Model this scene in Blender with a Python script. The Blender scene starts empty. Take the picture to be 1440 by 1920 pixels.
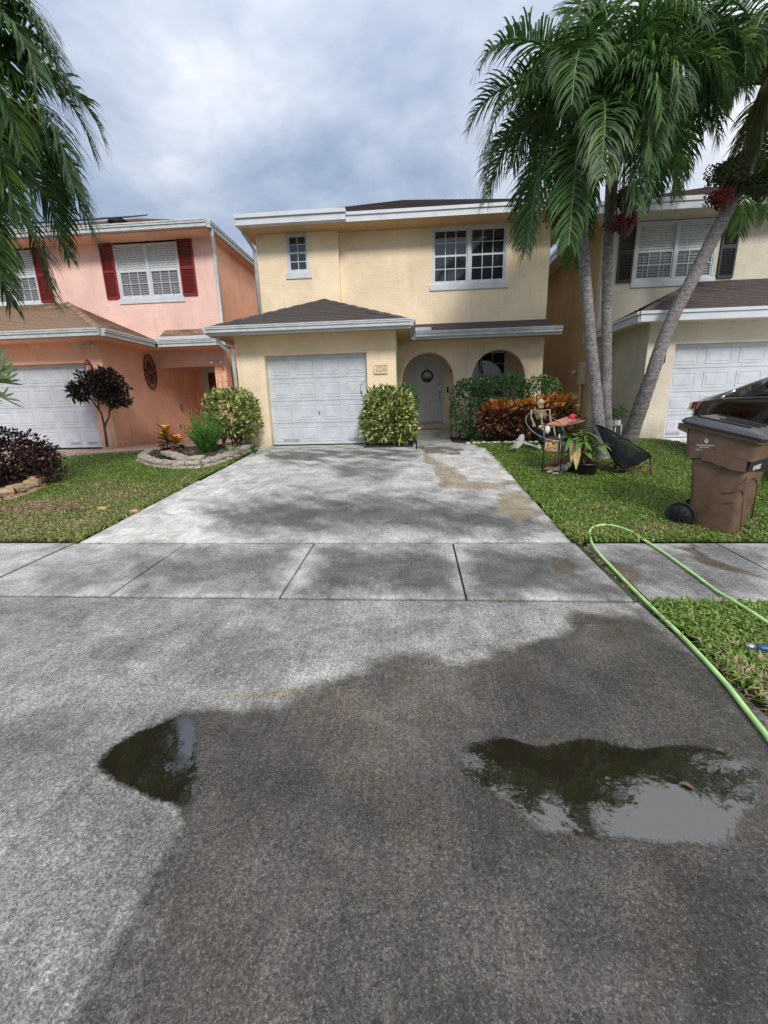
import bpy, bmesh, math, random
import numpy as np
from mathutils import Vector, Matrix
random.seed(7); rng = np.random.default_rng(7)
R_ = math.radians
S = bpy.context.scene
COL = S.collection

# ------------------------------------------------------------------ camera
FPX, PITCH, YAW, ROLL, CH = 780.0, .2478, .0775, -.0259, .885
Fv = Vector((-math.sin(YAW)*math.cos(PITCH), math.cos(YAW)*math.cos(PITCH), -math.sin(PITCH)))
r0 = Vector((math.cos(YAW), math.sin(YAW), 0)); u0 = r0.cross(Fv)
Rv = math.cos(ROLL)*r0 + math.sin(ROLL)*u0
Uv = -math.sin(ROLL)*r0 + math.cos(ROLL)*u0
cd = bpy.data.cameras.new('camera'); cam = bpy.data.objects.new('camera', cd); COL.objects.link(cam)
m = Matrix((Rv, Uv, -Fv)).transposed().to_4x4(); m.translation = (0, 0, CH); cam.matrix_world = m
cd.sensor_fit = 'HORIZONTAL'; cd.sensor_width = 36; cd.lens = 36*FPX/1440
cd.clip_start = .05; cd.clip_end = 3000
S.camera = cam

# ------------------------------------------------------------------ exposure, world, sun
S.view_settings.view_transform = 'Standard'; S.view_settings.look = 'None'
S.view_settings.exposure = .8; S.view_settings.gamma = 1
S.view_settings.use_curve_mapping = False
SUN_EL, SUN_AZ = R_(38), R_(163)       # azimuth clockwise from +Y
W = bpy.data.worlds.new('World'); S.world = W; W.use_nodes = True
nt = W.node_tree; N = nt.nodes; L = nt.links; N.clear()
def nn(t, **k):
    n = N.new(t)
    for a, b in k.items(): setattr(n, a, b)
    return n
out = nn('ShaderNodeOutputWorld'); bg = nn('ShaderNodeBackground'); bg.inputs[1].default_value = .1
L.new(bg.outputs[0], out.inputs[0])
sky = nn('ShaderNodeTexSky', sky_type='NISHITA', sun_disc=False, sun_elevation=SUN_EL, sun_rotation=SUN_AZ)
tc = nn('ShaderNodeTexCoord'); sep = nn('ShaderNodeSeparateXYZ'); L.new(tc.outputs['Generated'], sep.inputs[0])
def wm(op, a, b=None, c=None):
    n = nn('ShaderNodeMath', operation=op)
    for i, v in enumerate((a, b, c)):
        if v is None: continue
        if hasattr(v, 'node'): L.new(v, n.inputs[i])
        else: n.inputs[i].default_value = v
    return n.outputs[0]
zz = wm('ADD', wm('MAXIMUM', sep.outputs[2], 0), .35)
comb = nn('ShaderNodeCombineXYZ'); L.new(wm('DIVIDE', sep.outputs[0], zz), comb.inputs[0]); L.new(wm('DIVIDE', sep.outputs[1], zz), comb.inputs[1])
mp = nn('ShaderNodeMapping'); L.new(comb.outputs[0], mp.inputs[0]); mp.inputs[1].default_value = (3.6, .9, 0)
n1 = nn('ShaderNodeTexNoise'); n1.inputs['Scale'].default_value = 1.5; n1.inputs['Detail'].default_value = 5; n1.inputs['Roughness'].default_value = .58; n1.inputs['Distortion'].default_value = .35
n2 = nn('ShaderNodeTexNoise'); n2.inputs['Scale'].default_value = 4.0; n2.inputs['Detail'].default_value = 6; n2.inputs['Roughness'].default_value = .55
L.new(mp.outputs[0], n1.inputs[0]); L.new(mp.outputs[0], n2.inputs[0])
# broad cloud bank: thicker and bluer to the left and low, thinner overhead and to the right
bank = wm('ADD', wm('MULTIPLY', sep.outputs[0], .17), wm('MULTIPLY', sep.outputs[2], .38))
cl = wm('ADD', wm('ADD', wm('MULTIPLY', n1.outputs[0], 1.0), wm('MULTIPLY', n2.outputs[0], .34)), wm('SUBTRACT', bank, .02))
ramp = nn('ShaderNodeValToRGB'); L.new(cl, ramp.inputs[0])
el = ramp.color_ramp.elements
el[0].position = .58; el[0].color = (.235, .32, .465, 1)
el[1].position = 1.02; el[1].color = (.84, .86, .91, 1)
e = el.new(.72); e.color = (.38, .455, .59, 1)
e = el.new(.86); e.color = (.57, .625, .73, 1)
sc = nn('ShaderNodeVectorMath', operation='SCALE'); L.new(ramp.outputs[0], sc.inputs[0]); L.new(wm('MULTIPLY', wm('ADD', wm('MULTIPLY', wm('MAXIMUM', sep.outputs[2], 0), .85), .80), 6.0), sc.inputs['Scale'])
mx = nn('ShaderNodeMix', data_type='RGBA'); mx.inputs['Factor'].default_value = .93
L.new(sky.outputs[0], mx.inputs['A']); L.new(sc.outputs[0], mx.inputs['B']); L.new(mx.outputs['Result'], bg.inputs[0])
sd = bpy.data.lights.new('sun', 'SUN'); sd.energy = 1.5; sd.angle = R_(14); sd.color = (1, .95, .87)
so = bpy.data.objects.new('sun', sd); COL.objects.link(so)
sdir = Vector((math.sin(SUN_AZ)*math.cos(SUN_EL), math.cos(SUN_AZ)*math.cos(SUN_EL), math.sin(SUN_EL)))
so.rotation_euler = sdir.to_track_quat('Z', 'Y').to_euler(); so.location = (0, -5, 20)

# ------------------------------------------------------------------ placing helpers (real depths in metres)
def ray(px, py): return Fv + Rv*((px-720)/FPX) - Uv*((py-960)/FPX)
def at(px, py, Y):
    d = ray(px, py); t = Y/d.y; return Vector((d.x*t, Y, CH+d.z*t))
def gz(x, y):
    if y < 2.85: return -.5
    if y < 4.05: return -.5+.05*(y-2.85)/1.2
    if y < 9.3: return -.45+.45*(y-4.05)/5.25
    return 0.
def onG(px, py):
    d = ray(px, py); t = .5
    while t < 60:
        q = d*t; q.z += CH
        if q.z < gz(q.x, q.y): return Vector((q.x, q.y, gz(q.x, q.y)))
        t += .005
def proj_np(P):
    P = P-np.array([0, 0, CH]); z = P@np.array(Fv)
    return 720+FPX*(P@np.array(Rv))/z, 960-FPX*(P@np.array(Uv))/z

# ------------------------------------------------------------------ materials
def newmat(name):
    m = bpy.data.materials.new(name); m.use_nodes = True
    t = m.node_tree; b = t.nodes['Principled BSDF']; return m, t, b
def mnode(t, ty, **k):
    n = t.nodes.new(ty)
    for a, b in k.items():
        if a in n.inputs: n.inputs[a].default_value = b
        else: setattr(n, a, b)
    return n
def M(name, col, rough=.7, var=.12, vs=2.0, bump=0., bs=60., metal=0., coat=0., fine=0., stretch=None, dist=.01, spec=.5):
    m, t, b = newmat(name)
    b.inputs['Roughness'].default_value = rough; b.inputs['Metallic'].default_value = metal
    b.inputs['Coat Weight'].default_value = coat; b.inputs['Specular IOR Level'].default_value = spec
    g = mnode(t, 'ShaderNodeNewGeometry'); v = g.outputs['Position']
    if stretch:
        mp = mnode(t, 'ShaderNodeMapping'); mp.inputs[3].default_value = stretch; t.links.new(v, mp.inputs[0]); v = mp.outputs[0]
    no = mnode(t, 'ShaderNodeTexNoise', Scale=vs, Detail=6., Roughness=.6); t.links.new(v, no.inputs[0])
    rp = mnode(t, 'ShaderNodeMapRange'); rp.inputs[1].default_value = .3; rp.inputs[2].default_value = .7
    rp.inputs[3].default_value = 1-var; rp.inputs[4].default_value = 1+var*.6; t.links.new(no.outputs[0], rp.inputs[0])
    s = mnode(t, 'ShaderNodeVectorMath', operation='SCALE'); s.inputs[0].default_value = col; t.links.new(rp.outputs[0], s.inputs['Scale'])
    t.links.new(s.outputs[0], b.inputs['Base Color'])
    if bump:
        nb = mnode(t, 'ShaderNodeTexNoise', Scale=bs, Detail=5., Roughness=.6); t.links.new(v, nb.inputs[0])
        bp = mnode(t, 'ShaderNodeBump', Strength=bump, Distance=dist); t.links.new(nb.outputs[0], bp.inputs['Height']); t.links.new(bp.outputs[0], b.inputs['Normal'])
    return m
def stucco(name, col):
    m, t, b = newmat(name); b.inputs['Roughness'].default_value = .88; b.inputs['Specular IOR Level'].default_value = .25
    g = mnode(t, 'ShaderNodeNewGeometry'); v = g.outputs['Position']
    mp = mnode(t, 'ShaderNodeMapping'); mp.inputs[3].default_value = (1, 1, 1.9); t.links.new(v, mp.inputs[0])
    a = mnode(t, 'ShaderNodeTexNoise', Scale=1.1, Detail=6., Roughness=.62); t.links.new(v, a.inputs[0])
    r = mnode(t, 'ShaderNodeMapRange'); r.inputs[1].default_value = .3; r.inputs[2].default_value = .7; r.inputs[3].default_value = .84; r.inputs[4].default_value = 1.08; t.links.new(a.outputs[0], r.inputs[0])
    # knocked-down skip-trowel relief: wide ridges plus grain
    c = mnode(t, 'ShaderNodeTexNoise', Scale=8., Detail=4., Roughness=.6, Distortion=1.4); t.links.new(mp.outputs[0], c.inputs[0])
    d = mnode(t, 'ShaderNodeTexNoise', Scale=45., Detail=4.); t.links.new(v, d.inputs[0])
    r2 = mnode(t, 'ShaderNodeValToRGB'); r2.color_ramp.elements[0].position = .47; r2.color_ramp.elements[1].position = .56; t.links.new(c.outputs[0], r2.inputs[0])
    # rain streaks and grime
    mp2 = mnode(t, 'ShaderNodeMapping'); mp2.inputs[3].default_value = (5, 5, .45); t.links.new(v, mp2.inputs[0])
    k = mnode(t, 'ShaderNodeTexNoise', Scale=1.2, Detail=6., Roughness=.7); t.links.new(mp2.outputs[0], k.inputs[0])
    r3 = mnode(t, 'ShaderNodeMapRange'); r3.inputs[1].default_value = .55; r3.inputs[2].default_value = .8; r3.inputs[3].default_value = 1; r3.inputs[4].default_value = .82; t.links.new(k.outputs[0], r3.inputs[0])
    sz = mnode(t, 'ShaderNodeSeparateXYZ'); t.links.new(v, sz.inputs[0]); sj = mnode(t, 'ShaderNodeMath', operation='MULTIPLY_ADD'); sj.inputs[1].default_value = -.7; t.links.new(k.outputs[0], sj.inputs[0]); t.links.new(sz.outputs[2], sj.inputs[2])
    r4 = mnode(t, 'ShaderNodeMapRange'); r4.inputs[1].default_value = -.38; r4.inputs[2].default_value = .12; r4.inputs[3].default_value = .62; r4.inputs[4].default_value = 1; t.links.new(sj.outputs[0], r4.inputs[0])
    ml0 = mnode(t, 'ShaderNodeMath', operation='MULTIPLY'); t.links.new(r4.outputs[0], ml0.inputs[0]); t.links.new(r3.outputs[0], ml0.inputs[1])
    ml = mnode(t, 'ShaderNodeMath', operation='MULTIPLY'); t.links.new(r.outputs[0], ml.inputs[0]); t.links.new(ml0.outputs[0], ml.inputs[1])
    s = mnode(t, 'ShaderNodeVectorMath', operation='SCALE'); s.inputs[0].default_value = col; t.links.new(ml.outputs[0], s.inputs['Scale'])
    t.links.new(s.outputs[0], b.inputs['Base Color'])
    ad = mnode(t, 'ShaderNodeMath', operation='MULTIPLY_ADD'); ad.inputs[1].default_value = .35; t.links.new(d.outputs[0], ad.inputs[0]); t.links.new(r2.outputs[0], ad.inputs[2])
    bp = mnode(t, 'ShaderNodeBump', Strength=.42, Distance=.007); t.links.new(ad.outputs[0], bp.inputs['Height']); t.links.new(bp.outputs[0], b.inputs['Normal'])
    return m
def island(name, cols, rough=.55, trans=0., bump=0., pos=None, sheen=0.):
    """colour chosen per loose piece (leaf, shingle, blade)"""
    m, t, b = newmat(name); b.inputs['Roughness'].default_value = rough
    g = mnode(t, 'ShaderNodeNewGeometry'); r = mnode(t, 'ShaderNodeValToRGB'); t.links.new(g.outputs['Random Per Island'], r.inputs[0])
    e = r.color_ramp.elements
    while len(e) < len(cols): e.new(.5)
    for i, c in enumerate(cols):
        e[i].position = (pos[i] if pos else i/max(1, len(cols)-1)); e[i].color = (*c, 1)
    no = mnode(t, 'ShaderNodeTexNoise', Scale=30., Detail=4.); t.links.new(g.outputs['Position'], no.inputs[0])
    rp = mnode(t, 'ShaderNodeMapRange'); rp.inputs[1].default_value = .3; rp.inputs[2].default_value = .7; rp.inputs[3].default_value = .82; rp.inputs[4].default_value = 1.18; t.links.new(no.outputs[0], rp.inputs[0])
    s = mnode(t, 'ShaderNodeVectorMath', operation='SCALE'); t.links.new(r.outputs[0], s.inputs[0]); t.links.new(rp.outputs[0], s.inputs['Scale'])
    t.links.new(s.outputs[0], b.inputs['Base Color'])
    if trans:
        tr = mnode(t, 'ShaderNodeBsdfTranslucent'); t.links.new(s.outputs[0], tr.inputs[0])
        mixs = mnode(t, 'ShaderNodeMixShader'); mixs.inputs[0].default_value = trans
        t.links.new(b.outputs[0], mixs.inputs[1]); t.links.new(tr.outputs[0], mixs.inputs[2]); t.links.new(mixs.outputs[0], t.nodes['Material Output'].inputs[0])
    return m
def concrete(name, dry=(.50, .495, .475), wetc=(.10, .097, .09), tanc=(.27, .225, .15), grain=1., thr=.70):
    """weathered slab; vertex colours carry where the water, mildew and silt lie"""
    m, t, b = newmat(name)
    def ln(a, c): t.links.new(a, c)
    g = mnode(t, 'ShaderNodeNewGeometry'); P = g.outputs['Position']
    at_ = mnode(t, 'ShaderNodeAttribute', attribute_name='stain'); sp = mnode(t, 'ShaderNodeSeparateColor'); ln(at_.outputs['Color'], sp.inputs[0])
    def noise(sc, de=6., ro=.6, vec=None, di=0.):
        n = mnode(t, 'ShaderNodeTexNoise', Scale=sc, Detail=de, Roughness=ro, Distortion=di); ln(vec or P, n.inputs[0]); return n.outputs[0]
    def mr(v, a, b_, c, d):
        n = mnode(t, 'ShaderNodeMapRange'); ln(v, n.inputs[0])
        for i, x in enumerate((a, b_, c, d)): n.inputs[i+1].default_value = x
        return n.outputs[0]
    def ma(op, a, b_):
        n = mnode(t, 'ShaderNodeMath', operation=op)
        for i, x in enumerate((a, b_)):
            if hasattr(x, 'node'): ln(x, n.inputs[i])
            else: n.inputs[i].default_value = x
        return n.outputs[0]
    def mix(f, a, b_):
        n = mnode(t, 'ShaderNodeMix', data_type='RGBA')
        if hasattr(f, 'node'): ln(f, n.inputs['Factor'])
        else: n.inputs['Factor'].default_value = f
        for k, x in (('A', a), ('B', b_)):
            if hasattr(x, 'node'): ln(x, n.inputs[k])
            else: n.inputs[k].default_value = (*x, 1)
        return n.outputs['Result']
    brm = mnode(t, 'ShaderNodeMapping'); brm.inputs[3].default_value = (60, 2.2, 2.2); ln(P, brm.inputs[0])     # broom lines
    broom = noise(1., 3., .5, brm.outputs[0])
    mid = noise(2.3, 8., .68); blot = noise(.9, 5., .6); fine = noise(330., 2., .7); grit = noise(135., 4., .75); pit = noise(21., 10., .82)
    base = mix(mr(blot, .3, .7, 0, 1), dry, tuple(c*.84 for c in dry))
    # mildew: broken up into streaks and specks
    mm = ma('ADD', ma('MULTIPLY', pit, .55), ma('ADD', ma('MULTIPLY', mid, .55), ma('MULTIPLY', broom, .12)))   # ~ .61
    mil = mr(ma('SUBTRACT', ma('ADD', mm, ma('ADD', ma('MULTIPLY', sp.outputs[1], .62), ma('MULTIPLY', ma('SUBTRACT', noise(55., 8., .85), .5), .95))), thr), -.06, .42, 0., .93)
    base = mix(mil, base, (.085, .083, .08))
    # tan silt
    tn = mr(ma('ADD', sp.outputs[2], ma('ADD', ma('MULTIPLY', ma('SUBTRACT', mid, .5), 1.0), ma('MULTIPLY', ma('SUBTRACT', pit, .5), .8))), .3, .85, 0, .85)
    base = mix(tn, base, tanc)
    we = mr(ma('ADD', sp.outputs[0], ma('MULTIPLY', ma('SUBTRACT', pit, .5), .45)), .34, .62, 0, 1)
    big = noise(1.3, 4., .55, None, .8); wmix = mr(ma('ADD', ma('MULTIPLY', mid, .4), ma('MULTIPLY', big, .6)), .38, .62, .0, .75)
    wetcol = mix(wmix, wetc, (wetc[0]*1.75, wetc[1]*1.75, wetc[2]*1.85)); tone = at_.outputs['Alpha']; wetcol = mix(mr(noise(2.1, 3., .5, None, .5), .5, .66, 0, .5), wetcol, (wetc[0]*1.5, wetc[1]*1.25, wetc[2]*1.0))
    base = mix(ma('MULTIPLY', we, .93), base, wetcol)
    tv = mr(tone, 0, 1, .42, 1.58); tq = mnode(t, 'ShaderNodeVectorMath', operation='SCALE'); ln(base, tq.inputs[0]); ln(ma('MULTIPLY', tv, ma('MULTIPLY', mr(noise(3.2, 9., .66, None, .6), .33, .67, .62, 1.34), ma('MULTIPLY', mr(broom, .35, .65, .86, 1.13), mr(noise(27., 5., .7), .32, .40, .55, 1.)))), tq.inputs['Scale']); base = tq.outputs[0]
    # exposed aggregate speckle, light and dark grains
    def cells(sc):
        vo = mnode(t, 'ShaderNodeTexVoronoi', Scale=sc, Randomness=1.); wv = mnode(t, 'ShaderNodeVectorMath', operation='MULTIPLY_ADD'); wv.inputs[1].default_value = (.006, .006, .006); nn_ = mnode(t, 'ShaderNodeTexNoise', Scale=90., Detail=3.); ln(P, nn_.inputs[0]); ln(nn_.outputs['Color'], wv.inputs[0]); ln(P, wv.inputs[2]); ln(wv.outputs[0], vo.inputs[0])
        sc_ = mnode(t, 'ShaderNodeSeparateColor'); ln(vo.outputs['Color'], sc_.inputs[0]); return sc_.outputs[0], vo.outputs['Distance']
    c1, d1 = cells(230.); c2, d2 = cells(105.); g2 = ma('ADD', ma('MULTIPLY', c2, .6), ma('MULTIPLY', noise(52., 6., .8), .4))
    gr = ma('MULTIPLY', mr(c1, 0, 1, 1-.50*grain, 1+.50*grain), mr(c2, .0, 1., 1-.26*grain, 1+.24*grain)); gf = ma('MULTIPLY', mr(fine, .3, .7, 1-.35*grain, 1+.35*grain), mr(grit, .38, .62, 1-.22*grain, 1+.18*grain))
    s = mnode(t, 'ShaderNodeVectorMath', operation='SCALE'); ln(base, s.inputs[0]); ln(ma('MULTIPLY', gr, gf), s.inputs['Scale'])
    lk = mr(c1, .955, .965, 0, .34*grain)
    ln(mix(lk, s.outputs[0], (.27, .255, .235)), b.inputs['Base Color'])
    ln(ma('SUBTRACT', mr(ma('MULTIPLY', we, mr(big, .4, .6, .75, 1.15)), 0, 1, .88, .26), ma('MULTIPLY', fine, .1)), b.inputs['Roughness'])
    b.inputs['Specular IOR Level'].default_value = .45
    h = ma('ADD', ma('ADD', ma('MULTIPLY', grit, .9), ma('MULTIPLY', g2, 1.2)), ma('ADD', ma('MULTIPLY', pit, .9), ma('MULTIPLY', broom, .25)))
    bp = mnode(t, 'ShaderNodeBump', Strength=.8, Distance=.0048*grain); ln(h, bp.inputs['Height']); ln(bp.outputs[0], b.inputs['Normal'])
    return m

MAT = dict(
 yellow=stucco('yellow_stucco', (.92, .755, .54)), pink=stucco('pink_stucco', (.89, .60, .53)), coral=stucco('coral_stucco', (.93, .54, .375)),
 beige=stucco('beige_stucco', (.70, .635, .52)), tan=stucco('beige_stucco_orange_bounce', (.64, .47, .29)), soffit=M('soffit_paint', (.62, .40, .20), .8),  # tan: beige stucco with orange bounce light painted into the colour
 white=M('white_paint', (.62, .65, .70), .45, .12, 3), offwhite=M('door_white', (.62, .63, .63), .5, .06, 3), gdoor=M('garage_door_white', (.56, .595, .65), .45, .14, 3.5, .1, 8),
 gutter=M('gutter_white', (.55, .58, .60), .4, .2, 6), glass=None, dark=M('dark_interior', (.012, .013, .016), .6, .1),
 red=M('shutter_red', (.20, .018, .022), .5), navy=M('shutter_navy', (.018, .022, .033), .45), blind=M('blind_slats', (.70, .72, .74), .5, .03),
 blackmetal=M('black_metal', (.014, .014, .015), .4), rust=M('rusty_iron', (.10, .042, .02), .8, .3, 20, .4), silver=M('brushed_metal', (.45, .45, .45), .35, .1, metal=.9),
 bronze=M('bronze_metal', (.09, .055, .03), .5, .3, 15), plaster=M('plaque_cream', (.72, .60, .40), .7), asphalt=M('roof_underlay', (.04, .036, .034), .9),
 soil=M('garden_soil', (.038, .028, .02), .95, .4, 12, .8, 40), lawnsoil=M('lawn_thatch', (.085, .095, .038), .95, .5, 7, .8, 60, dist=.02),
 ground=M('ground_grass', (.07, .085, .035), .95, .4, 1.2, .6, 12, dist=.03), paver=M('pink_paver', (.50, .34, .28), .8, .2, 6, .3, 60), paverred=M('red_paver', (.27, .10, .085), .8, .25, 8, .3, 60),
 stone=M('tumbled_stone', (.40, .345, .285), .9, .35, 18, .9, 55, dist=.012), stonetan=M('tan_stone', (.44, .31, .19), .9, .35, 14, .9, 50, dist=.012),
 rock=M('white_rock', (.50, .49, .47), .85, .2, 12, .5, 40), bark=M('bush_bark', (.11, .085, .06), .9, .3, 20, .6, 60),
 bin=M('bin_brown', (.165, .098, .064), .6, .34, 7, .25, 180, dist=.003), lid=M('lid_black', (.045, .047, .055), .28, .15, 4), rubber=M('black_rubber', (.012, .012, .013), .55, .1, bump=.2),
 hose=M('lime_hose', (.46, .72, .26), .42, .25, 9), blue=M('blue_plastic', (.02, .06, .16), .35), carpaint=M('black_car_paint', (.006, .006, .007), .18, .0, coat=1.), carglass=M('car_glass', (.008, .009, .01), .06, 0),
 chrome=M('chrome', (.75, .75, .77), .12, 0, metal=1.), tail=M('tail_lamp', (.30, .10, .09), .12, .1, coat=1), bone=M('bone_plastic', (.42, .34, .19), .5, .25, 25), bonewhite=M('white_bone', (.48, .46, .40), .55, .2, 20),
 terracotta=M('terracotta_shelf', (.46, .21, .12), .6, .25, 8), wood=M('worn_wood', (.30, .16, .08), .75, .35, 10), pot=M('black_pot', (.014, .013, .013), .45), potwhite=M('white_pot', (.75, .75, .73), .4),
 pinkred=M('pink_cloth', (.62, .04, .09), .6), cardboard=M('printed_box', (.62, .50, .36), .55, .1), boxdark=M('box_print_dark', (.03, .03, .035), .5), boxorange=M('box_print_orange', (.68, .36, .13), .5), boxpale=M('box_print_pale', (.48, .55, .54), .5),
 greycloth=M('grey_fur', (.33, .33, .33), .9, .3, 30), panel=M('solar_black', (.012, .014, .02), .2), vent=M('vent_metal', (.30, .31, .33), .45, .1, metal=.6), joint=M('joint_soil', (.030, .030, .022), .95, .4, 20),
 ink=M('white_print', (.75, .75, .75), .6), charcoal=M('black_cord', (.010, .010, .013), .5), rim=M('grey_rim', (.17, .18, .21), .4), greenpipe=M('valve_cover_green', (.07, .17, .15), .6), tube=M('mortar', (.3, .28, .25), .9),
)
mg, t, b = newmat('window_glass'); b.inputs['Base Color'].default_value = (.018, .021, .028, 1); b.inputs['Roughness'].default_value = .04; b.inputs['Specular IOR Level'].default_value = .9; MAT['glass'] = mg
mg, t, b = newmat('clear_glass'); b.inputs['Base Color'].default_value = (.9, .95, .95, 1); b.inputs['Roughness'].default_value = .02; b.inputs['Alpha'].default_value = .25; MAT['clear'] = mg
mg, t, b = newmat('screened_glass'); b.inputs['Base Color'].default_value = (.04, .045, .05, 1); b.inputs['Roughness'].default_value = .15; b.inputs['Alpha'].default_value = .26; MAT['screen'] = mg
mw, t, b = newmat('puddle_water'); b.inputs['Base Color'].default_value = (.028, .025, .018, 1); b.inputs['Roughness'].default_value = .03; b.inputs['IOR'].default_value = 2.0; b.inputs['Specular IOR Level'].default_value = .7
gg = mnode(t, 'ShaderNodeNewGeometry'); n_ = mnode(t, 'ShaderNodeTexNoise', Scale=260., Detail=3.); t.links.new(gg.outputs['Position'], n_.inputs[0])
r_ = mnode(t, 'ShaderNodeMapRange'); r_.inputs[1].default_value = .35; r_.inputs[2].default_value = .7; r_.inputs[3].default_value = .4; r_.inputs[4].default_value = 2.2; t.links.new(n_.outputs[0], r_.inputs[0])
s_ = mnode(t, 'ShaderNodeVectorMath', operation='SCALE'); s_.inputs[0].default_value = (.015, .0125, .008); t.links.new(r_.outputs[0], s_.inputs['Scale']); t.links.new(s_.outputs[0], b.inputs['Base Color'])
n3 = mnode(t, 'ShaderNodeTexNoise', Scale=9., Detail=3.); t.links.new(gg.outputs['Position'], n3.inputs[0]); bp_ = mnode(t, 'ShaderNodeBump', Strength=.22, Distance=.004); t.links.new(n3.outputs[0], bp_.inputs['Height']); t.links.new(bp_.outputs[0], b.inputs['Normal'])
at2 = mnode(t, 'ShaderNodeAttribute', attribute_name='depth'); nz_ = mnode(t, 'ShaderNodeTexNoise', Scale=70., Detail=6., Roughness=.75); t.links.new(gg.outputs['Position'], nz_.inputs[0])
s1 = mnode(t, 'ShaderNodeMath', operation='ADD'); t.links.new(at2.outputs['Fac'], s1.inputs[0]); t.links.new(nz_.outputs[0], s1.inputs[1]); m1 = mnode(t, 'ShaderNodeMapRange'); t.links.new(s1.outputs[0], m1.inputs[0]); m1.inputs[1].default_value = .86; m1.inputs[2].default_value = 1.12
t.links.new(m1.outputs[0], b.inputs['Alpha'])
MAT['water'] = mw
MAT['shingle_dark'] = island('dark_shingle', [(.040, .034, .034), (.075, .062, .060), (.055, .046, .045), (.10, .082, .078)], .9)
MAT['shingle_brown'] = island('brown_shingle', [(.14, .085, .055), (.26, .17, .11), (.19, .115, .075), (.33, .225, .15)], .9)
MAT['shingle_grey'] = island('greybrown_shingle', [(.060, .045, .043), (.10, .08, .076), (.08, .06, .058)], .9)
MAT['grass'] = island('grass_blade', [(.06, .13, .015), (.13, .26, .03), (.27, .42, .07), (.10, .20, .025), (.42, .42, .15)], .45, .3)
MAT['drygrass'] = island('dry_grass_blade', [(.26, .21, .09), (.48, .35, .21), (.20, .19, .06), (.55, .43, .28)], .7, .2)
MAT['palm'] = island('palm_leaflet', [(.022, .070, .018), (.045, .12, .026), (.080, .175, .036), (.032, .092, .024), (.18, .26, .06)], .42, .36)
MAT['palmdry'] = island('dry_palm_leaflet', [(.10, .12, .03), (.22, .12, .05), (.10, .05, .035)], .6, .15)
MAT['crownshaft'] = M('crownshaft_green', (.12, .17, .06), .45, .3, 6)
MAT['var'] = island('variegated_leaf', [(.02, .05, .015), (.04, .09, .02), (.42, .48, .10), (.70, .72, .34), (.06, .12, .02), (.55, .60, .16), (.02, .05, .015)], .4, .2)
MAT['green'] = island('green_leaf', [(.03, .10, .022), (.055, .17, .035), (.10, .24, .045), (.035, .12, .028)], .4, .2)
MAT['greenv'] = island('green_cream_leaf', [(.03, .10, .022), (.06, .18, .035), (.04, .12, .025), (.48, .52, .24)], .4, .2, pos=[0, .4, .75, 1])
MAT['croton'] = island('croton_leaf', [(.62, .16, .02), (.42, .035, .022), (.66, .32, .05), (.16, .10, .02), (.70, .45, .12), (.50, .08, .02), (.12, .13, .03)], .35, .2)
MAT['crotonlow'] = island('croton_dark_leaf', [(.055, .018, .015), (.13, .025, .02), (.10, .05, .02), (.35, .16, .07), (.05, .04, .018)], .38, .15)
MAT['burgundy'] = island('burgundy_leaf', [(.026, .010, .008), (.055, .016, .012), (.018, .012, .007), (.10, .025, .016)], .65, .15)
MAT['darktree'] = island('dark_tree_leaf', [(.012, .014, .010), (.030, .016, .016), (.020, .026, .014), (.06, .028, .024)], .62, .1)
MAT['needle'] = island('feathery_leaf', [(.05, .14, .02), (.11, .27, .04), (.07, .19, .03)], .5, .25)
MAT['spider'] = island('striped_leaf', [(.30, .35, .20), (.14, .2, .09), (.42, .45, .30)], .5, .2)
MAT['berryg'] = island('green_berry', [(.035, .055, .022), (.07, .09, .035), (.05, .06, .03)], .4)
MAT['berryr'] = island('red_berry', [(.13, .010, .010), (.08, .008, .008), (.20, .02, .012)], .35)
MAT['stalk'] = M('berry_stalk', (.20, .17, .07), .7)
MAT['fern'] = M('staghorn_frond', (.20, .27, .14), .55, .35, 14)
MAT['aglo'] = M('pale_green_leaf', (.10, .20, .045), .38, .45, 22)
MAT['aglodead'] = M('dead_leaf', (.40, .29, .13), .7, .3, 18)
MAT['fallen'] = M('fallen_leaf', (.14, .08, .05), .6, .3, 25)
MAT['chip'] = M('orange_rock', (.50, .30, .19), .8, .2, 20)
mt, t, b = newmat('palm_trunk_bark'); b.inputs['Roughness'].default_value = .9
g_ = mnode(t, 'ShaderNodeNewGeometry'); mp_ = mnode(t, 'ShaderNodeMapping'); mp_.inputs[3].default_value = (2.5, 2.5, 30); t.links.new(g_.outputs['Position'], mp_.inputs[0])
na = mnode(t, 'ShaderNodeTexNoise', Scale=1., Detail=5., Roughness=.7, Distortion=.6); t.links.new(mp_.outputs[0], na.inputs[0])
nb_ = mnode(t, 'ShaderNodeTexNoise', Scale=22., Detail=7., Roughness=.75); t.links.new(g_.outputs['Position'], nb_.inputs[0])
ad_ = mnode(t, 'ShaderNodeMath', operation='MULTIPLY_ADD'); ad_.inputs[1].default_value = .6; t.links.new(na.outputs[0], ad_.inputs[0]); t.links.new(nb_.outputs[0], ad_.inputs[2])
rr = mnode(t, 'ShaderNodeValToRGB'); t.links.new(ad_.outputs[0], rr.inputs[0]); ee = rr.color_ramp.elements
ee[0].position = .58; ee[0].color = (.055, .05, .052, 1); ee[1].position = 1.0; ee[1].color = (.36, .34, .34, 1); q = ee.new(.76); q.color = (.17, .155, .155, 1)
t.links.new(rr.outputs[0], b.inputs['Base Color']); bp_ = mnode(t, 'ShaderNodeBump', Strength=.7, Distance=.01); t.links.new(ad_.outputs[0], bp_.inputs['Height']); t.links.new(bp_.outputs[0], b.inputs['Normal'])
MAT['trunk'] = mt
MAT['concrete'] = concrete('apron_concrete', dry=(.36, .355, .335), wetc=(.052, .046, .038), grain=1., thr=.635)
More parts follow.
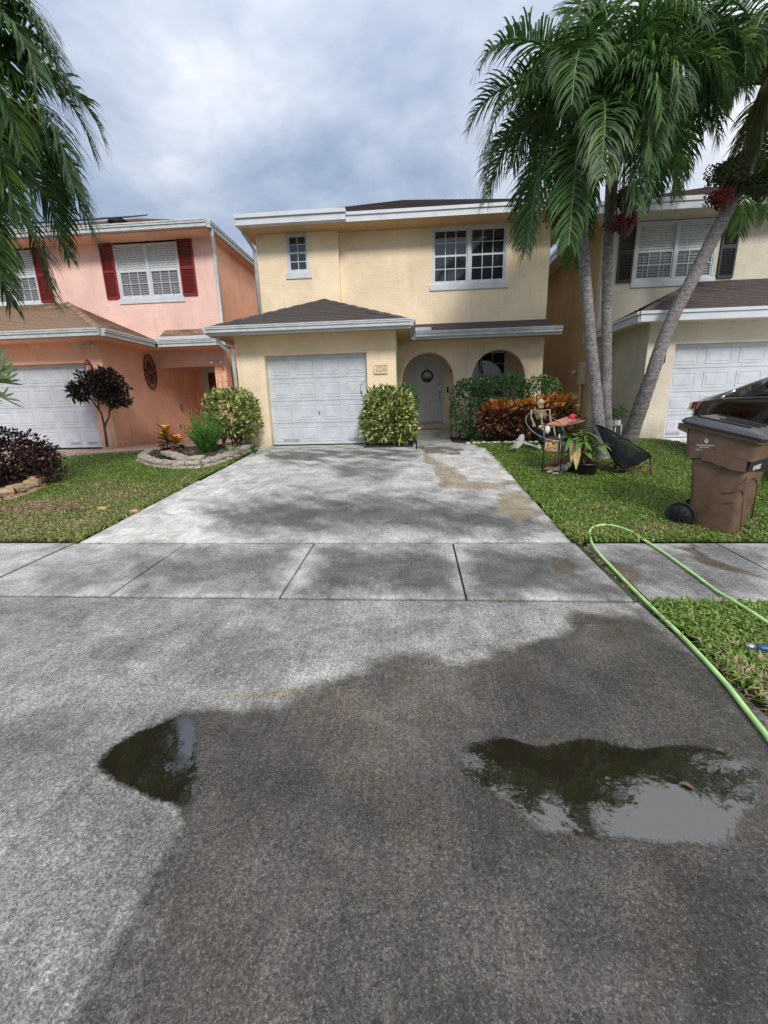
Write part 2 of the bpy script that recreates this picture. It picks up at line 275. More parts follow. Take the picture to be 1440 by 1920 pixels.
MAT['concrete2'] = concrete('drive_concrete', dry=(.55, .54, .515), wetc=(.13, .12, .10), tanc=(.27, .225, .15), grain=.5, thr=.715)
MAT['concrete3'] = concrete('walk_concrete', dry=(.46, .455, .44), wetc=(.10, .085, .065), grain=.6, thr=.665)

# ------------------------------------------------------------------ object helpers
def tag(o, label=None, cat=None, group=None, kind=None):
    if label: o['label'] = label
    if cat: o['category'] = cat
    if group: o['group'] = group
    if kind: o['kind'] = kind
    return o
def thing(name, loc, label, cat, group=None):
    o = bpy.data.objects.new(name, None); COL.objects.link(o); o.location = loc; o.empty_display_size = .1
    o['wo'] = list(loc); return tag(o, label, cat, group)
def link(name, me, parent=None, loc=(0, 0, 0), rot=None):
    o = bpy.data.objects.new(name, me); COL.objects.link(o)
    wo = Vector(loc)
    if parent: o.parent = parent; wo = Vector(loc)-Vector(parent['wo'])
    o.location = wo; o['wo'] = list(loc)
    if rot is not None: o.rotation_euler = rot
    return o
class MB:
    def __init__(s): s.v = []; s.f = []; s.m = []; s.sm = []
    def add(s, vs, fs, mi=0, sm=False):
        k = len(s.v); s.v += [tuple(x) for x in vs]
        for f in fs: s.f.append(tuple(i+k for i in f)); s.m.append(mi); s.sm.append(sm)
        return s
    def box(s, x0, x1, y0, y1, z0, z1, mi=0):
        return s.add([(x0,y0,z0),(x1,y0,z0),(x1,y1,z0),(x0,y1,z0),(x0,y0,z1),(x1,y0,z1),(x1,y1,z1),(x0,y1,z1)],
                     [(0,3,2,1),(4,5,6,7),(0,1,5,4),(1,2,6,5),(2,3,7,6),(3,0,4,7)], mi)
    def prism(s, pts, vec, mi=0):
        n = len(pts); a = [Vector(p) for p in pts]; v = Vector(vec)
        return s.add(a+[p+v for p in a], [tuple(range(n))[::-1], tuple(range(n, 2*n))]+[(i, (i+1) % n, n+(i+1) % n, n+i) for i in range(n)], mi)
    def tube(s, path, r, n=8, mi=0, cap=True):
        path = [Vector(p) for p in path]; rs = r if hasattr(r, '__len__') else [r]*len(path)
        vs = []; up = None
        for i, p in enumerate(path):
            d = (path[min(i+1, len(path)-1)]-path[max(i-1, 0)]); d = d.normalized() if d.length > 1e-9 else Vector((0, 0, 1))
            if up is None: up = Vector((0, 0, 1)) if abs(d.z) < .9 else Vector((1, 0, 0))
            a = d.cross(up).normalized(); up = a.cross(d).normalized()
            for k in range(n):
                t = 2*math.pi*k/n; vs.append(p+(a*math.cos(t)+up*math.sin(t))*rs[i])
        fs = [(i*n+k, i*n+(k+1) % n, (i+1)*n+(k+1) % n, (i+1)*n+k) for i in range(len(path)-1) for k in range(n)]
        if cap: fs += [tuple(range(n))[::-1], tuple(range((len(path)-1)*n, len(path)*n))]
        return s.add(vs, fs, mi, n > 5)
    def bar(s, a, b, w, h, mi=0):
        a = Vector(a); b = Vector(b); d = (b-a).normalized(); up = Vector((0, 0, 1)) if abs(d.z) < .95 else Vector((0, 1, 0))
        x = d.cross(up).normalized()*w/2; y = x.cross(d).normalized()*h/2
        vs = [a-x-y, a+x-y, a+x+y, a-x+y, b-x-y, b+x-y, b+x+y, b-x+y]
        return s.add(vs, [(0,3,2,1),(4,5,6,7),(0,1,5,4),(1,2,6,5),(2,3,7,6),(3,0,4,7)], mi)
    def ball(s, c, r, n=10, mi=0):
        r = r if hasattr(r, '__len__') else (r, r, r); vs = []; m_ = n//2
        for i in range(m_+1):
            th = math.pi*i/m_
            for k in range(n):
                ph = 2*math.pi*k/n; vs.append((c[0]+r[0]*math.sin(th)*math.cos(ph), c[1]+r[1]*math.sin(th)*math.sin(ph), c[2]+r[2]*math.cos(th)))
        return s.add(vs, [(i*n+k, (i+1)*n+k, (i+1)*n+(k+1) % n, i*n+(k+1) % n) for i in range(m_) for k in range(n)], mi, True)
    def lathe(s, c, prof, n=20, mi=0):
        vs = [(c[0]+r*math.cos(2*math.pi*k/n), c[1]+r*math.sin(2*math.pi*k/n), c[2]+z) for r, z in prof for k in range(n)]
        return s.add(vs, [(i*n+k, i*n+(k+1) % n, (i+1)*n+(k+1) % n, (i+1)*n+k) for i in range(len(prof)-1) for k in range(n)], mi, True)
    def mesh(s, name, mats, origin=(0, 0, 0)):
        me = bpy.data.meshes.new(name); o = Vector(origin)
        me.from_pydata([tuple(Vector(v)-o) for v in s.v], [], s.f)
        for q in (mats if isinstance(mats, (list, tuple)) else [mats]): me.materials.append(MAT[q] if isinstance(q, str) else q)
        me.polygons.foreach_set('material_index', s.m); me.polygons.foreach_set('use_smooth', s.sm); me.validate(); me.update(); return me
    def build(s, name, mats, parent=None, bevel=0, segs=2, label=None):
        a = np.array(s.v); o = Vector(((a[:, 0].min()+a[:, 0].max())/2, (a[:, 1].min()+a[:, 1].max())/2, a[:, 2].min()))
        ob = link(name, s.mesh(name, mats, o), parent, o)
        if bevel:
            bv = ob.modifiers.new('bevel', 'BEVEL'); bv.width = bevel; bv.segments = segs; bv.limit_method = 'ANGLE'; bv.angle_limit = R_(40)
        if label: ob['label'] = label
        return ob
def npmesh(name, V, Fa, mats, parent=None, mi=None, origin=None, smooth=False, kind=None):
    V = np.asarray(V, float).reshape(-1, 3); Fa = np.asarray(Fa)
    o = np.array([V[:, 0].mean(), V[:, 1].mean(), V[:, 2].min()]) if origin is None else np.array(origin, float)
    me = bpy.data.meshes.new(name); k = Fa.shape[1]
    me.vertices.add(len(V)); me.vertices.foreach_set('co', (V-o).astype(np.float32).ravel())
    me.loops.add(Fa.size); me.loops.foreach_set('vertex_index', Fa.astype(np.int32).ravel())
    me.polygons.add(len(Fa)); me.polygons.foreach_set('loop_start', np.arange(0, Fa.size, k, dtype=np.int32)); me.polygons.foreach_set('loop_total', np.full(len(Fa), k, np.int32))
    for q in (mats if isinstance(mats, (list, tuple)) else [mats]): me.materials.append(MAT[q] if isinstance(q, str) else q)
    if mi is not None: me.polygons.foreach_set('material_index', np.asarray(mi, np.int32))
    me.polygons.foreach_set('use_smooth', np.full(len(Fa), smooth)); me.update(calc_edges=True)
    ob = link(name, me, parent, tuple(float(x) for x in o))
    if kind: ob['kind'] = kind
    return ob
def nrm(a): return a/np.maximum(np.linalg.norm(a, axis=-1, keepdims=True), 1e-9)
def leaves(P, D, Nn, ln, wd, fold=.18, curl=.15):
    """one 4-triangle folded leaf per point: base P, direction D, up N"""
    D = nrm(D); Sd = nrm(np.cross(D, Nn)); U = nrm(np.cross(Sd, D)); ln = ln[:, None]; wd = wd[:, None]
    b0 = P; c = P+D*ln*.5-U*wd*fold; l = P+D*ln*.48+Sd*wd*.5+U*wd*.05; r = P+D*ln*.48-Sd*wd*.5+U*wd*.05; tp = P+D*ln-U*ln*curl
    V = np.stack([b0, l, c, r, tp], 1); n = len(P); k = np.arange(n)[:, None]*5
    Fa = np.concatenate([k+np.array([[0, 2, 1]]), k+np.array([[0, 3, 2]]), k+np.array([[1, 2, 4]]), k+np.array([[2, 3, 4]])], 1).reshape(-1, 3)
    return V.reshape(-1, 3), Fa
def crown(name, parent, mats, centre, rad, n, ln, wd, power=2., clumps=14, shell=.55, split=None, drop=.0, seed=0, zmin=None):
    """leaves spread through an uneven ellipsoid, denser in clumps; mats + split height to mix kinds"""
    g = np.random.default_rng(seed); c = np.array(centre); rad = np.array(rad)
    u = nrm(g.normal(size=(n, 3))); q = np.abs(u)**power; q = u/((q.sum(1))**(1/power))[:, None]
    rr = shell+(1-shell)*g.random(n)**.6
    cd_ = nrm(g.normal(size=(clumps, 3))); amp = g.uniform(-.16, .14, clumps); w = np.exp(7*(u@cd_.T-1)); rr = rr*(1+(w*amp).sum(1))
    P = c+q*rad*rr[:, None]
    if zmin is not None: P = P[P[:, 2] > zmin]; 
    n = len(P); out_ = nrm((P-c)/rad)
    D = nrm(out_*.8+g.normal(size=(n, 3))*.55+np.array([0, 0, .35-drop])); Nn = nrm(out_*.6+np.array([0, 0, 1])+g.normal(size=(n, 3))*.4)
    V, Fa = leaves(P, D, Nn, ln*g.uniform(.6, 1.25, n), wd*g.uniform(.7, 1.25, n))
    mi = None
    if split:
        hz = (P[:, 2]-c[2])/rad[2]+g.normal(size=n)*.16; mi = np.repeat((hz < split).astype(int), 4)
    return npmesh(name, V, Fa, mats, parent, mi)
def stems(parent, base, tips, r0_, r1_, mat='bark', name='stem'):
    mb = MB()
    for tp in tips:
        b0 = Vector(base)+Vector((random.uniform(-.08, .08), random.uniform(-.08, .08), 0)); tp = Vector(tp); mid = b0.lerp(tp, .5)+Vector((random.uniform(-.05, .05), random.uniform(-.05, .05), .04))
        mb.tube([b0, mid, tp], [r0_, (r0_+r1_)/2, r1_], 6)
    return mb.build(name, mat, parent)

# ------------------------------------------------------------------ ground, slabs
def sdpoly(px, py, poly):
    """signed distance in pixels (positive inside)"""
    P = np.stack([px, py], 1); d = np.full(len(px), 1e9); ins = np.zeros(len(px), bool); n = len(poly)
    for i in range(n):
        a = np.array(poly[i], float); b = np.array(poly[(i+1) % n], float); e = b-a; w = P-a
        t = np.clip((w@e)/(e@e), 0, 1); d = np.minimum(d, np.linalg.norm(w-t[:, None]*e, axis=1))
        c = ((a[1] > py) != (b[1] > py)) & (px < (b[0]-a[0])*(py-a[1])/(b[1]-a[1]+1e-9)+a[0]); ins ^= c
    return np.where(ins, d, -d)
WET = [([(1210,1131),(1075,1133),(1060,1150),(1048,1195),(930,1192),(850,1232),(790,1215),(700,1225),(610,1258),(540,1295),(480,1300),(430,1325),(340,1345),(190,1395),(175,1440),(240,1490),(335,1520),(300,1590),(235,1690),(160,1810),(95,1960),(1500,1960),(1500,1370)], 26, .60), ([(185,1440),(235,1385),(340,1340),(500,1318),(620,1300),(800,1255),(940,1222),(1080,1180),(1215,1160),(1500,1440),(1500,1960),(200,1960),(290,1760),(345,1560),(330,1515),(240,1480)], 30, .92), ([(1090,1150),(1200,1140),(1260,1220),(1120,1210)], 30, .75),
       ([(0,1345),(180,1330),(340,1350),(190,1460),(0,1440)], 60, .40), ([(560,1400),(900,1380),(1000,1600),(1440,1600),(1440,1400),(1100,1330),(700,1340)], 60, .25),
       ([(1030,1040),(1075,1045),(1085,1085),(1040,1075)], 6, .85), ([(1110,1020),(1440,1020),(1440,1075),(1330,1040),(1250,1070),(1180,1030)], 14, .38), ([(1130,1040),(1200,1065),(1205,1125),(1150,1080)], 9, .6),
       ([(1240,1022),(1300,1022),(1370,1060),(1440,1080),(1440,1095),(1330,1060)], 6, .75), ([(780,835),(870,840),(860,852),(800,850)], 6, .8)]
MIL = [([(380,950),(560,925),(700,925),(850,935),(1000,950),(1040,1000),(900,1005),(700,995),(520,1005),(400,990)], 34, .98), ([(430,905),(760,890),(900,960),(1010,1010),(450,1010)], 60, .5), ([(500,842),(690,842),(790,842),(770,862),(640,858),(560,872),(500,862)], 9, .85), ([(600,862),(720,858),(740,900),(640,905)], 20, .75),
       ([(870,930),(1040,975),(1065,1012),(860,1010)], 12, .6),
       ([(235,1040),(560,1025),(510,1105),(250,1110)], 24, .62), ([(610,1030),(840,1030),(860,1112),(560,1112)], 24, .78), ([(870,1030),(1070,1030),(1170,1118),(885,1112)], 24, .85), ([(70,1050),(310,1025),(210,1105),(60,1108)], 22, .4), ([(1110,1022),(1440,1022),(1440,1125),(1210,1120)], 20, .55),
       ([(0,1150),(1030,1145),(1040,1200),(700,1220),(500,1300),(0,1340)], 80, .30), ([(0,1500),(330,1520),(90,1920),(0,1920)], 60, .33), ([(1120,1160),(1200,1160),(1440,1400),(1330,1440),(1180,1300)], 18, .45), ([(1200,1600),(1440,1620),(1440,1920),(1330,1920)], 50, .55), ([(620,1700),(900,1600),(1100,1750),(900,1920),(640,1920)], 90, .2)]
TAN = [([(795,845),(815,862),(860,880),(880,902),(965,902),(985,912),(935,912),(860,922),(825,915),(815,880),(795,865)], 4, 1.), ([(925,915),(990,925),(1010,955),(975,985),(935,960)], 7, .9), ([(975,905),(1035,958),(1022,962),(985,930)], 4, .6),
       ([(395,1298),(560,1290),(590,1300),(560,1315),(420,1312)], 5, .85), ([(560,1290),(700,1230),(860,1235),(920,1290),(700,1330),(560,1330)], 40, .42), ([(1060,1136),(1200,1136),(1215,1150),(1060,1142)], 4, .7), ([(1130,1040),(1200,1065),(1205,1125),(1150,1080)], 10, .5), ([(870,1395),(1000,1390),(1200,1400),(1130,1420),(960,1430),(880,1440)], 15, .35)]
TONE = [([(0,1335),(150,1330),(330,1352),(200,1400),(150,1470),(0,1450)], 40, -.30), ([(340,1340),(520,1345),(640,1400),(600,1470),(380,1510),(340,1500)], 30, -.16), ([(560,1240),(900,1235),(930,1330),(820,1400),(620,1400),(540,1320)], 60, .40),
        ([(240,1530),(330,1510),(330,1600),(200,1800),(100,1920),(150,1780)], 18, -.22), ([(450,1480),(900,1480),(950,1570),(700,1600),(430,1560)], 70, -.24), ([(520,1620),(800,1580),(1000,1700),(950,1920),(520,1920)], 110, .30), ([(1230,1600),(1440,1610),(1440,1920),(1330,1920)], 45, -.32), ([(1000,1620),(1180,1620),(1250,1920),(1080,1920)], 50, .10),
        ([(870,1270),(1180,1250),(1330,1380),(900,1390)], 45, -.14), ([(0,1190),(420,1190),(300,1290),(0,1320)], 50, .20), ([(0,1500),(250,1560),(80,1900),(0,1900)], 60, .10), ([(420,1150),(1030,1145),(1000,1185),(600,1205),(420,1250)], 30, .08), ([(1180,1150),(1210,1150),(1440,1370),(1440,1420),(1300,1320)], 14, -.18), ([(180,1015),(480,842),(560,842),(420,1012)], 40, .12)]
def slab(name, x0, x1, y0, y1, mat, step, parent=None, th=.1, lift=0., kind=None, zf=None):
    zf = zf or gz
    nx = max(2, int((x1-x0)/step)+1); ny = max(2, int((y1-y0)/step)+1)
    X, Y = np.meshgrid(np.linspace(x0, x1, nx), np.linspace(y0, y1, ny)); Z = np.vectorize(zf)(X, Y)+lift
    # rounded (tooled) edges
    ed = np.minimum(np.minimum(X-x0, x1-X), np.minimum(Y-y0, y1-Y)); Z = Z-.006*np.clip(1-ed/max(step*1.01, .012), 0, 1)
    Pn = np.stack([X.ravel(), Y.ravel(), Z.ravel()], 1); px, py = proj_np(Pn)
    wob = 6*np.sin(Pn[:, 0]*9+2*np.sin(Pn[:, 1]*7))+5*np.sin(Pn[:, 1]*13+Pn[:, 0]*5)+3*np.sin(Pn[:, 0]*31+Pn[:, 1]*23)
    ok = Pn[:, 1] > .4
    C = np.zeros((len(Pn), 4), np.float32); C[:, 3] = 1
    for ch, lst in enumerate((WET, MIL, TAN)):
        for poly, soft, amt in lst:
            s = sdpoly(px, py, poly)+wob*min(1, soft/12)
            C[:, ch] = np.maximum(C[:, ch], np.where(ok, amt*np.clip(.5+s/(2*soft), 0, 1), 0))
    C[:, 3] = .5
    for poly, soft, amt in TONE:
        C[:, 3] += np.where(ok, amt*np.clip(.5+(sdpoly(px, py, poly)+wob)/(2*soft), 0, 1), 0)
    C[:, 3] = np.clip(C[:, 3], 0, 1); C[~ok, 0] = .9
    i = (np.arange(ny-1)[:, None]*nx+np.arange(nx-1)[None]).ravel(); Fa = np.stack([i, i+1, i+nx+1, i+nx], 1)
    V = Pn.copy(); n = len(V)
    ring = np.concatenate([np.arange(nx), np.arange(2*nx-1, n, nx), np.arange(n-2, n-nx-1, -1), np.arange(n-2*nx, 0, -nx)])
    B = V[ring].copy(); B[:, 2] -= th; k = len(ring); V = np.concatenate([V, B]); j = np.arange(k)
    Fs = np.stack([ring[(j+1) % k], ring[j], n+j, n+(j+1) % k], 1); Fa = np.concatenate([Fa, Fs])
    C = np.concatenate([C, C[ring]])
    o = npmesh(name, V, Fa, mat, parent, origin=((x0+x1)/2, (y0+y1)/2, float(zf((x0+x1)/2, (y0+y1)/2))))
    a = o.data.color_attributes.new('stain', 'FLOAT_COLOR', 'POINT'); a.data.foreach_set('color', C.ravel())
    if kind: o['kind'] = kind
    return o
DX0, DX1 = -3.62, 1.53
# terrain: one sheet following the grade, reaching the horizon
mb = MB(); ys = [-400, -2, 2.85, 4.05, 9.3, 400]; xs = [-400, -30, 30, 400]
vs = [(x, y, gz(x, y)-.06) for y in ys for x in xs]
mb.add(vs, [(j*4+i, j*4+i+1, j*4+i+5, j*4+i+4) for j in range(5) for i in range(3)])
o = mb.build('ground', 'ground'); tag(o, kind='structure')
o = slab('concrete_apron', -6.5, 1.57, -.6, 2.82, 'concrete', .03, kind='structure')
sw = thing('sidewalk', (0, 3.4, -.47), None, None); del_ = [k for k in ('label', 'category') if k in sw]; sw['kind'] = 'structure'
edges = [-9.3, -7.9, -6.5, -5.1, -3.68]
G = .009
for a, b_ in zip(edges[:-1], edges[1:]): slab('slab', a+G, b_-G, 2.85, 4.02, 'concrete3', .035, sw)
for a, b_ in ((-3.66, -2.41), (-2.41, -1.035), (-1.035, .372), (.372, 1.56)): slab('slab', a+G, b_-G, 2.85, 3.99, 'concrete3', .03, sw)
for a, b_ in ((1.66, 2.86), (2.86, 4.26), (4.26, 5.66), (5.66, 7.06)): slab('slab', a+G, b_-G, 2.85, 3.99, 'concrete3', .035, sw)
dr = thing('driveway', (-1, 7, -.2), None, None); dr['kind'] = 'structure'
slab('slab', DX0, DX1, 4.02, 6.62, 'concrete2', .035, dr); slab('slab', DX0+.05, DX1+.02, 6.628, 9.1, 'concrete2', .04, dr); slab('slab', -4.0, .02, 9.106, 10.32, 'concrete2', .05, dr)
# walk and porch floor
slab('front_walk', .05, 1.5, 9.106, 12.0, 'concrete3', .05, lift=.015, kind='structure'); slab('porch_floor', -.4, 3.35, 12.2, 13.25, 'concrete3', .06, lift=.2, th=.25, kind='structure'); slab('porch_step', .02, 1.0, 12.0, 12.195, 'concrete3', .06, lift=.11, th=.15, kind='structure')
# dark soil in the open joints
mb = MB()
for (x0, x1, y0, y1) in ((-6.5, 1.6, 2.80, 2.87), (-3.7, 1.6, 3.97, 4.04)): mb.add([(x0, y0, gz(0, y0)-.018), (x1, y0, gz(0, y0)-.018), (x1, y1, gz(0, y1)-.018), (x0, y1, gz(0, y1)-.018)], [(0, 1, 2, 3)])
o = mb.build('joint_soil', 'joint'); o['kind'] = 'stuff'; o['label'] = 'dark soil packed in the long sidewalk joints'
# puddles
def puddle(pts, label, name='puddle'):
    g = [onG(*p) for p in pts]; n = len(g); c = sum(g, Vector())/n; mb = MB(); vs = [c]; 
    # smooth outline
    fine = []
    for i in range(n):
        p0, p1, p2, p3 = g[i-1], g[i], g[(i+1) % n], g[(i+2) % n]
        for t_ in (0, .2, .4, .6, .8):
            q = .5*((2*p1)+(-p0+p2)*t_+(2*p0-5*p1+4*p2-p3)*t_*t_+(-p0+3*p1-3*p2+p3)*t_**3)
            fine.append(Vector((q.x+random.uniform(-.004, .004), q.y+random.uniform(-.004, .004), -.4965)))
    k = len(fine); c = Vector((c.x, c.y, -.4965)); rings = [(1.08, 0.), (1.0, .36), (.92, .58), (.82, .8), (0.6, 1.), (0.4, 1.), (.2, 1.)]; vs = [c]+[c+(p-c)*r for r, _ in rings for p in fine]
    fs = [(1+j*k+i, 1+j*k+(i+1) % k, 1+(j+1)*k+(i+1) % k, 1+(j+1)*k+i) for j in range(len(rings)-1) for i in range(k)]+[(0, 1+(len(rings)-1)*k+i, 1+(len(rings)-1)*k+(i+1) % k) for i in range(k)]
    mb.add(vs, fs); me = mb.mesh(name, 'water', c); at_ = me.color_attributes.new('depth', 'FLOAT_COLOR', 'POINT'); col = []
    P3 = np.array([tuple(p) for p in vs]); pxs, _ = proj_np(P3)
    for w, xx in zip([1.]+[q for _, q in rings for _i in range(k)], pxs):
        if pts[0][0] < 300: w = w*(1 if xx < 345 else max(.08, 1-(xx-345)/45))
        col += [w, w, w, 1]
    at_.data.foreach_set('color', col); o = link(name, me, None, c); o['kind'] = 'structure'; return o
puddle([(178,1440),(215,1395),(285,1362),(350,1342),(430,1334),(500,1345),(540,1375),(470,1420),(440,1470),(385,1505),(335,1515),(240,1485)], '')
puddle([(865,1405),(930,1380),(1010,1398),(1100,1383),(1190,1404),(1290,1396),(1380,1415),(1425,1440),(1440,1500),(1405,1540),(1375,1592),(1300,1590),(1240,1588),(1150,1578),(1070,1572),(1000,1560),(930,1500),(880,1470),(850,1435)], '')

# lawns
def lawn_sheet(name, poly, n=28):
    xs_ = [p[0] for p in poly]; ys_ = [p[1] for p in poly]; mb = MB()
    bm = bmesh.new(); f = bm.faces.new([bm.verts.new((x, y, 0)) for x, y in poly])
    for yc in [min(ys_)+(max(ys_)-min(ys_))*i/n for i in range(1, n)]+[2.85, 4.05, 9.3]:
        bmesh.ops.bisect_plane(bm, geom=bm.verts[:]+bm.edges[:]+bm.faces[:], plane_co=(0, yc, 0), plane_no=(0, 1, 0))
    for xc in [min(xs_)+(max(xs_)-min(xs_))*i/n for i in range(1, n)]:
        bmesh.ops.bisect_plane(bm, geom=bm.verts[:]+bm.edges[:]+bm.faces[:], plane_co=(xc, 0, 0), plane_no=(1, 0, 0))
    for v in bm.verts: v.co.z = gz(v.co.x, v.co.y)-.008+.012*math.sin(v.co.x*3.1)*math.sin(v.co.y*2.3)
    bm.normal_update(); me = bpy.data.meshes.new(name); bm.to_mesh(me); bm.free(); me.materials.append(MAT['lawnsoil']); o = link(name, me); o['kind'] = 'structure'; return o
def inside(P, poly):
    return sdpoly(P[:, 0], P[:, 1], poly) > 0
def grass(name, poly, dens, label, dry=None, h=.055, seed=1, holes=()):
    g = np.random.default_rng(seed); xs_ = [p[0] for p in poly]; ys_ = [p[1] for p in poly]
    area = (max(xs_)-min(xs_))*(max(ys_)-min(ys_)); n = int(area*dens)
    P = np.stack([g.uniform(min(xs_), max(xs_), n), g.uniform(min(ys_), max(ys_), n), np.zeros(n)], 1)
    sd_ = sdpoly(P[:, 0], P[:, 1], poly); P = P[sd_ > -.022-.06*g.random(len(P))**2*(np.sin(P[:, 0]*17)+np.sin(P[:, 1]*13) > .2)]
    patch = np.sin(P[:, 0]*2.1+1.3*np.sin(P[:, 1]*1.7))*np.sin(P[:, 1]*2.6+.7)+.5*np.sin(P[:, 0]*6.3)*np.sin(P[:, 1]*5.7)
    P = P[g.random(len(P)) < .80+.2*patch]
    for (cx, cy, rx, ry) in holes:
        P = P[((P[:, 0]-cx)/rx)**2+((P[:, 1]-cy)/ry)**2 > 1+.3*g.normal(size=len(P))]
    patch = np.sin(P[:, 0]*2.1+1.3*np.sin(P[:, 1]*1.7))*np.sin(P[:, 1]*2.6+.7)
    P[:, 2] = np.interp(P[:, 1], [2.85, 4.05, 9.3], [-.5, -.45, 0])-.01; n = len(P)
    az = g.uniform(0, 2*np.pi, n); lean = g.uniform(.3, 1.9, n); hh = h*g.uniform(.5, 1.35, n)*(1+.2*patch); w = .0052*g.uniform(.6, 1.6, n)*(1+P[:, 1]*.06)
    d = np.stack([np.cos(az), np.sin(az), np.zeros(n)], 1); s = np.stack([-np.sin(az), np.cos(az), np.zeros(n)], 1); up = np.array([0, 0, 1.])
    a = P-s*w[:, None]; b_ = P+s*w[:, None]; mid = P+d*(hh*lean*.4)[:, None]+up*(hh*.7)[:, None]; c = mid-s*w[:, None]*.8; e_ = mid+s*w[:, None]*.8; tp = P+d*(hh*lean*1.1)[:, None]+up*(hh*(1.05-.35*lean))[:, None]
    V = np.stack([a, b_, c, e_, tp], 1).reshape(-1, 3); k = np.arange(n)[:, None]*5
    Fa = np.concatenate([k+np.array([[0, 1, 3]]), k+np.array([[0, 3, 2]]), k+np.array([[2, 3, 4]])], 1).reshape(-1, 3)
    dm = np.zeros(n)
    for (cx, cy, rx, ry, am) in (dry or ()):
        dm = np.maximum(dm, am*np.exp(-(((P[:, 0]-cx)/rx)**2+((P[:, 1]-cy)/ry)**2)))
    mi = np.repeat((g.random(n) < dm+.05).astype(int), 3)
    o = npmesh(name, V, Fa, ['grass', 'drygrass'], None, mi, kind='stuff'); o['label'] = label; return o
POLY_R = [(1.60, 4.03), (7.5, 4.03), (6.2, 5.6), (5.6, 7.0), (5.45, 8.4), (5.5, 10.1), (5.1, 10.15), (4.75, 12), (3.5, 12), (3.4, 10.9), (3.3, 10.0), (1.6, 9.95), (1.45, 11.5), (1.35, 9.15), (1.56, 9.1)]
POLY_S = [(1.60, -.6), (6.5, -.6), (6.5, 2.81), (1.68, 2.81)]
POLY_L = [(-3.68, 4.06), (-9.5, 4.06), (-10.5, 6.0), (-8.6, 7.6), (-8.2, 8.3), (-7.3, 9.0), (-6.2, 9.2), (-5.4, 8.9), (-4.4, 8.1), (-4.0, 9.2), (-4.05, 10.4), (-3.95, 10.1), (-3.62, 9.0)]
lawn_sheet('lawn', POLY_R); lawn_sheet('lawn', POLY_S); lawn_sheet('lawn', POLY_L)
grass('grass', POLY_R, 6500, 'green mown lawn grass to the right of the driveway', dry=[(3.4, 6.9, .5, .25, .7), (2.2, 5.0, .3, .2, .3), (2.6, 4.3, 1.2, .18, .45)], seed=2, holes=[(3.35, 6.95, .35, .12)])
grass('grass', POLY_S, 9000, 'green grass strip between sidewalk and street at the right edge', dry=[(1.7, 1.6, .25, .3, .8), (1.8, 2.0, .3, .2, .45), (2.0, 1.2, .5, .4, .5)], seed=3, h=.05)
grass('grass', POLY_L, 6500, 'patchy green and straw lawn grass to the left of the driveway', dry=[(-5.1, 5.2, .7, .35, 1.5), (-4.6, 4.6, 1.6, .5, .55), (-6.2, 4.9, .5, .4, .8), (-4.0, 4.6, .3, .5, .7), (-5.6, 4.7, 1.0, .35, .6), (-4.4, 5.7, .5, .6, .75), (-5.0, 6.3, .8, .4, .4), (-3.8, 5.9, .15, 1.5, .5), (-5, 4.15, 2, .1, .7)], seed=4, holes=[(-4.45, 5.05, .18, .1), (-6.2, 4.75, .3, .12)])
def tufts(name, line, n, label, seed):
    g = np.random.default_rng(seed); a, b_ = np.array(line[0]), np.array(line[1]); t_ = g.random(n); t_ = t_[np.sin(t_*37)+np.sin(t_*91) > -.2]; P = a+(b_-a)*t_[:, None]+g.normal(size=(len(t_), 2))*.008
    P = np.concatenate([P, np.interp(P[:, 1], [2.85, 4.05, 9.3], [-.5, -.45, 0])[:, None]-.012], 1); k = len(P)
    D = nrm(g.normal(size=(k, 3))*[1, 1, .2]+[0, 0, .6]); V, Fa = leaves(P, D, nrm(g.normal(size=(k, 3))), g.uniform(.015, .04, k), g.uniform(.003, .007, k)); o = npmesh(name, V, Fa, 'drygrass', kind='stuff'); o['label'] = label
tufts('joint_weeds', ((-3.7, 4.005), (1.55, 4.005)), 900, 'short weeds along the upper sidewalk joint', 5); tufts('joint_weeds', ((-5.5, 2.835), (1.6, 2.835)), 420, 'sparse weeds along the lower sidewalk joint', 6); tufts('joint_weeds', ((1.61, 2.8), (1.61, 4.2)), 700, 'weeds in the groove beside the right sidewalk', 7); tufts('joint_weeds', ((-3.66, 2.9), (-3.67, 4.1)), 300, 'weeds in the groove beside the left sidewalk', 8); tufts('edge_weeds', ((1.59, -.3), (1.6, 2.8)), 900, 'weeds along the right edge of the concrete apron', 9)

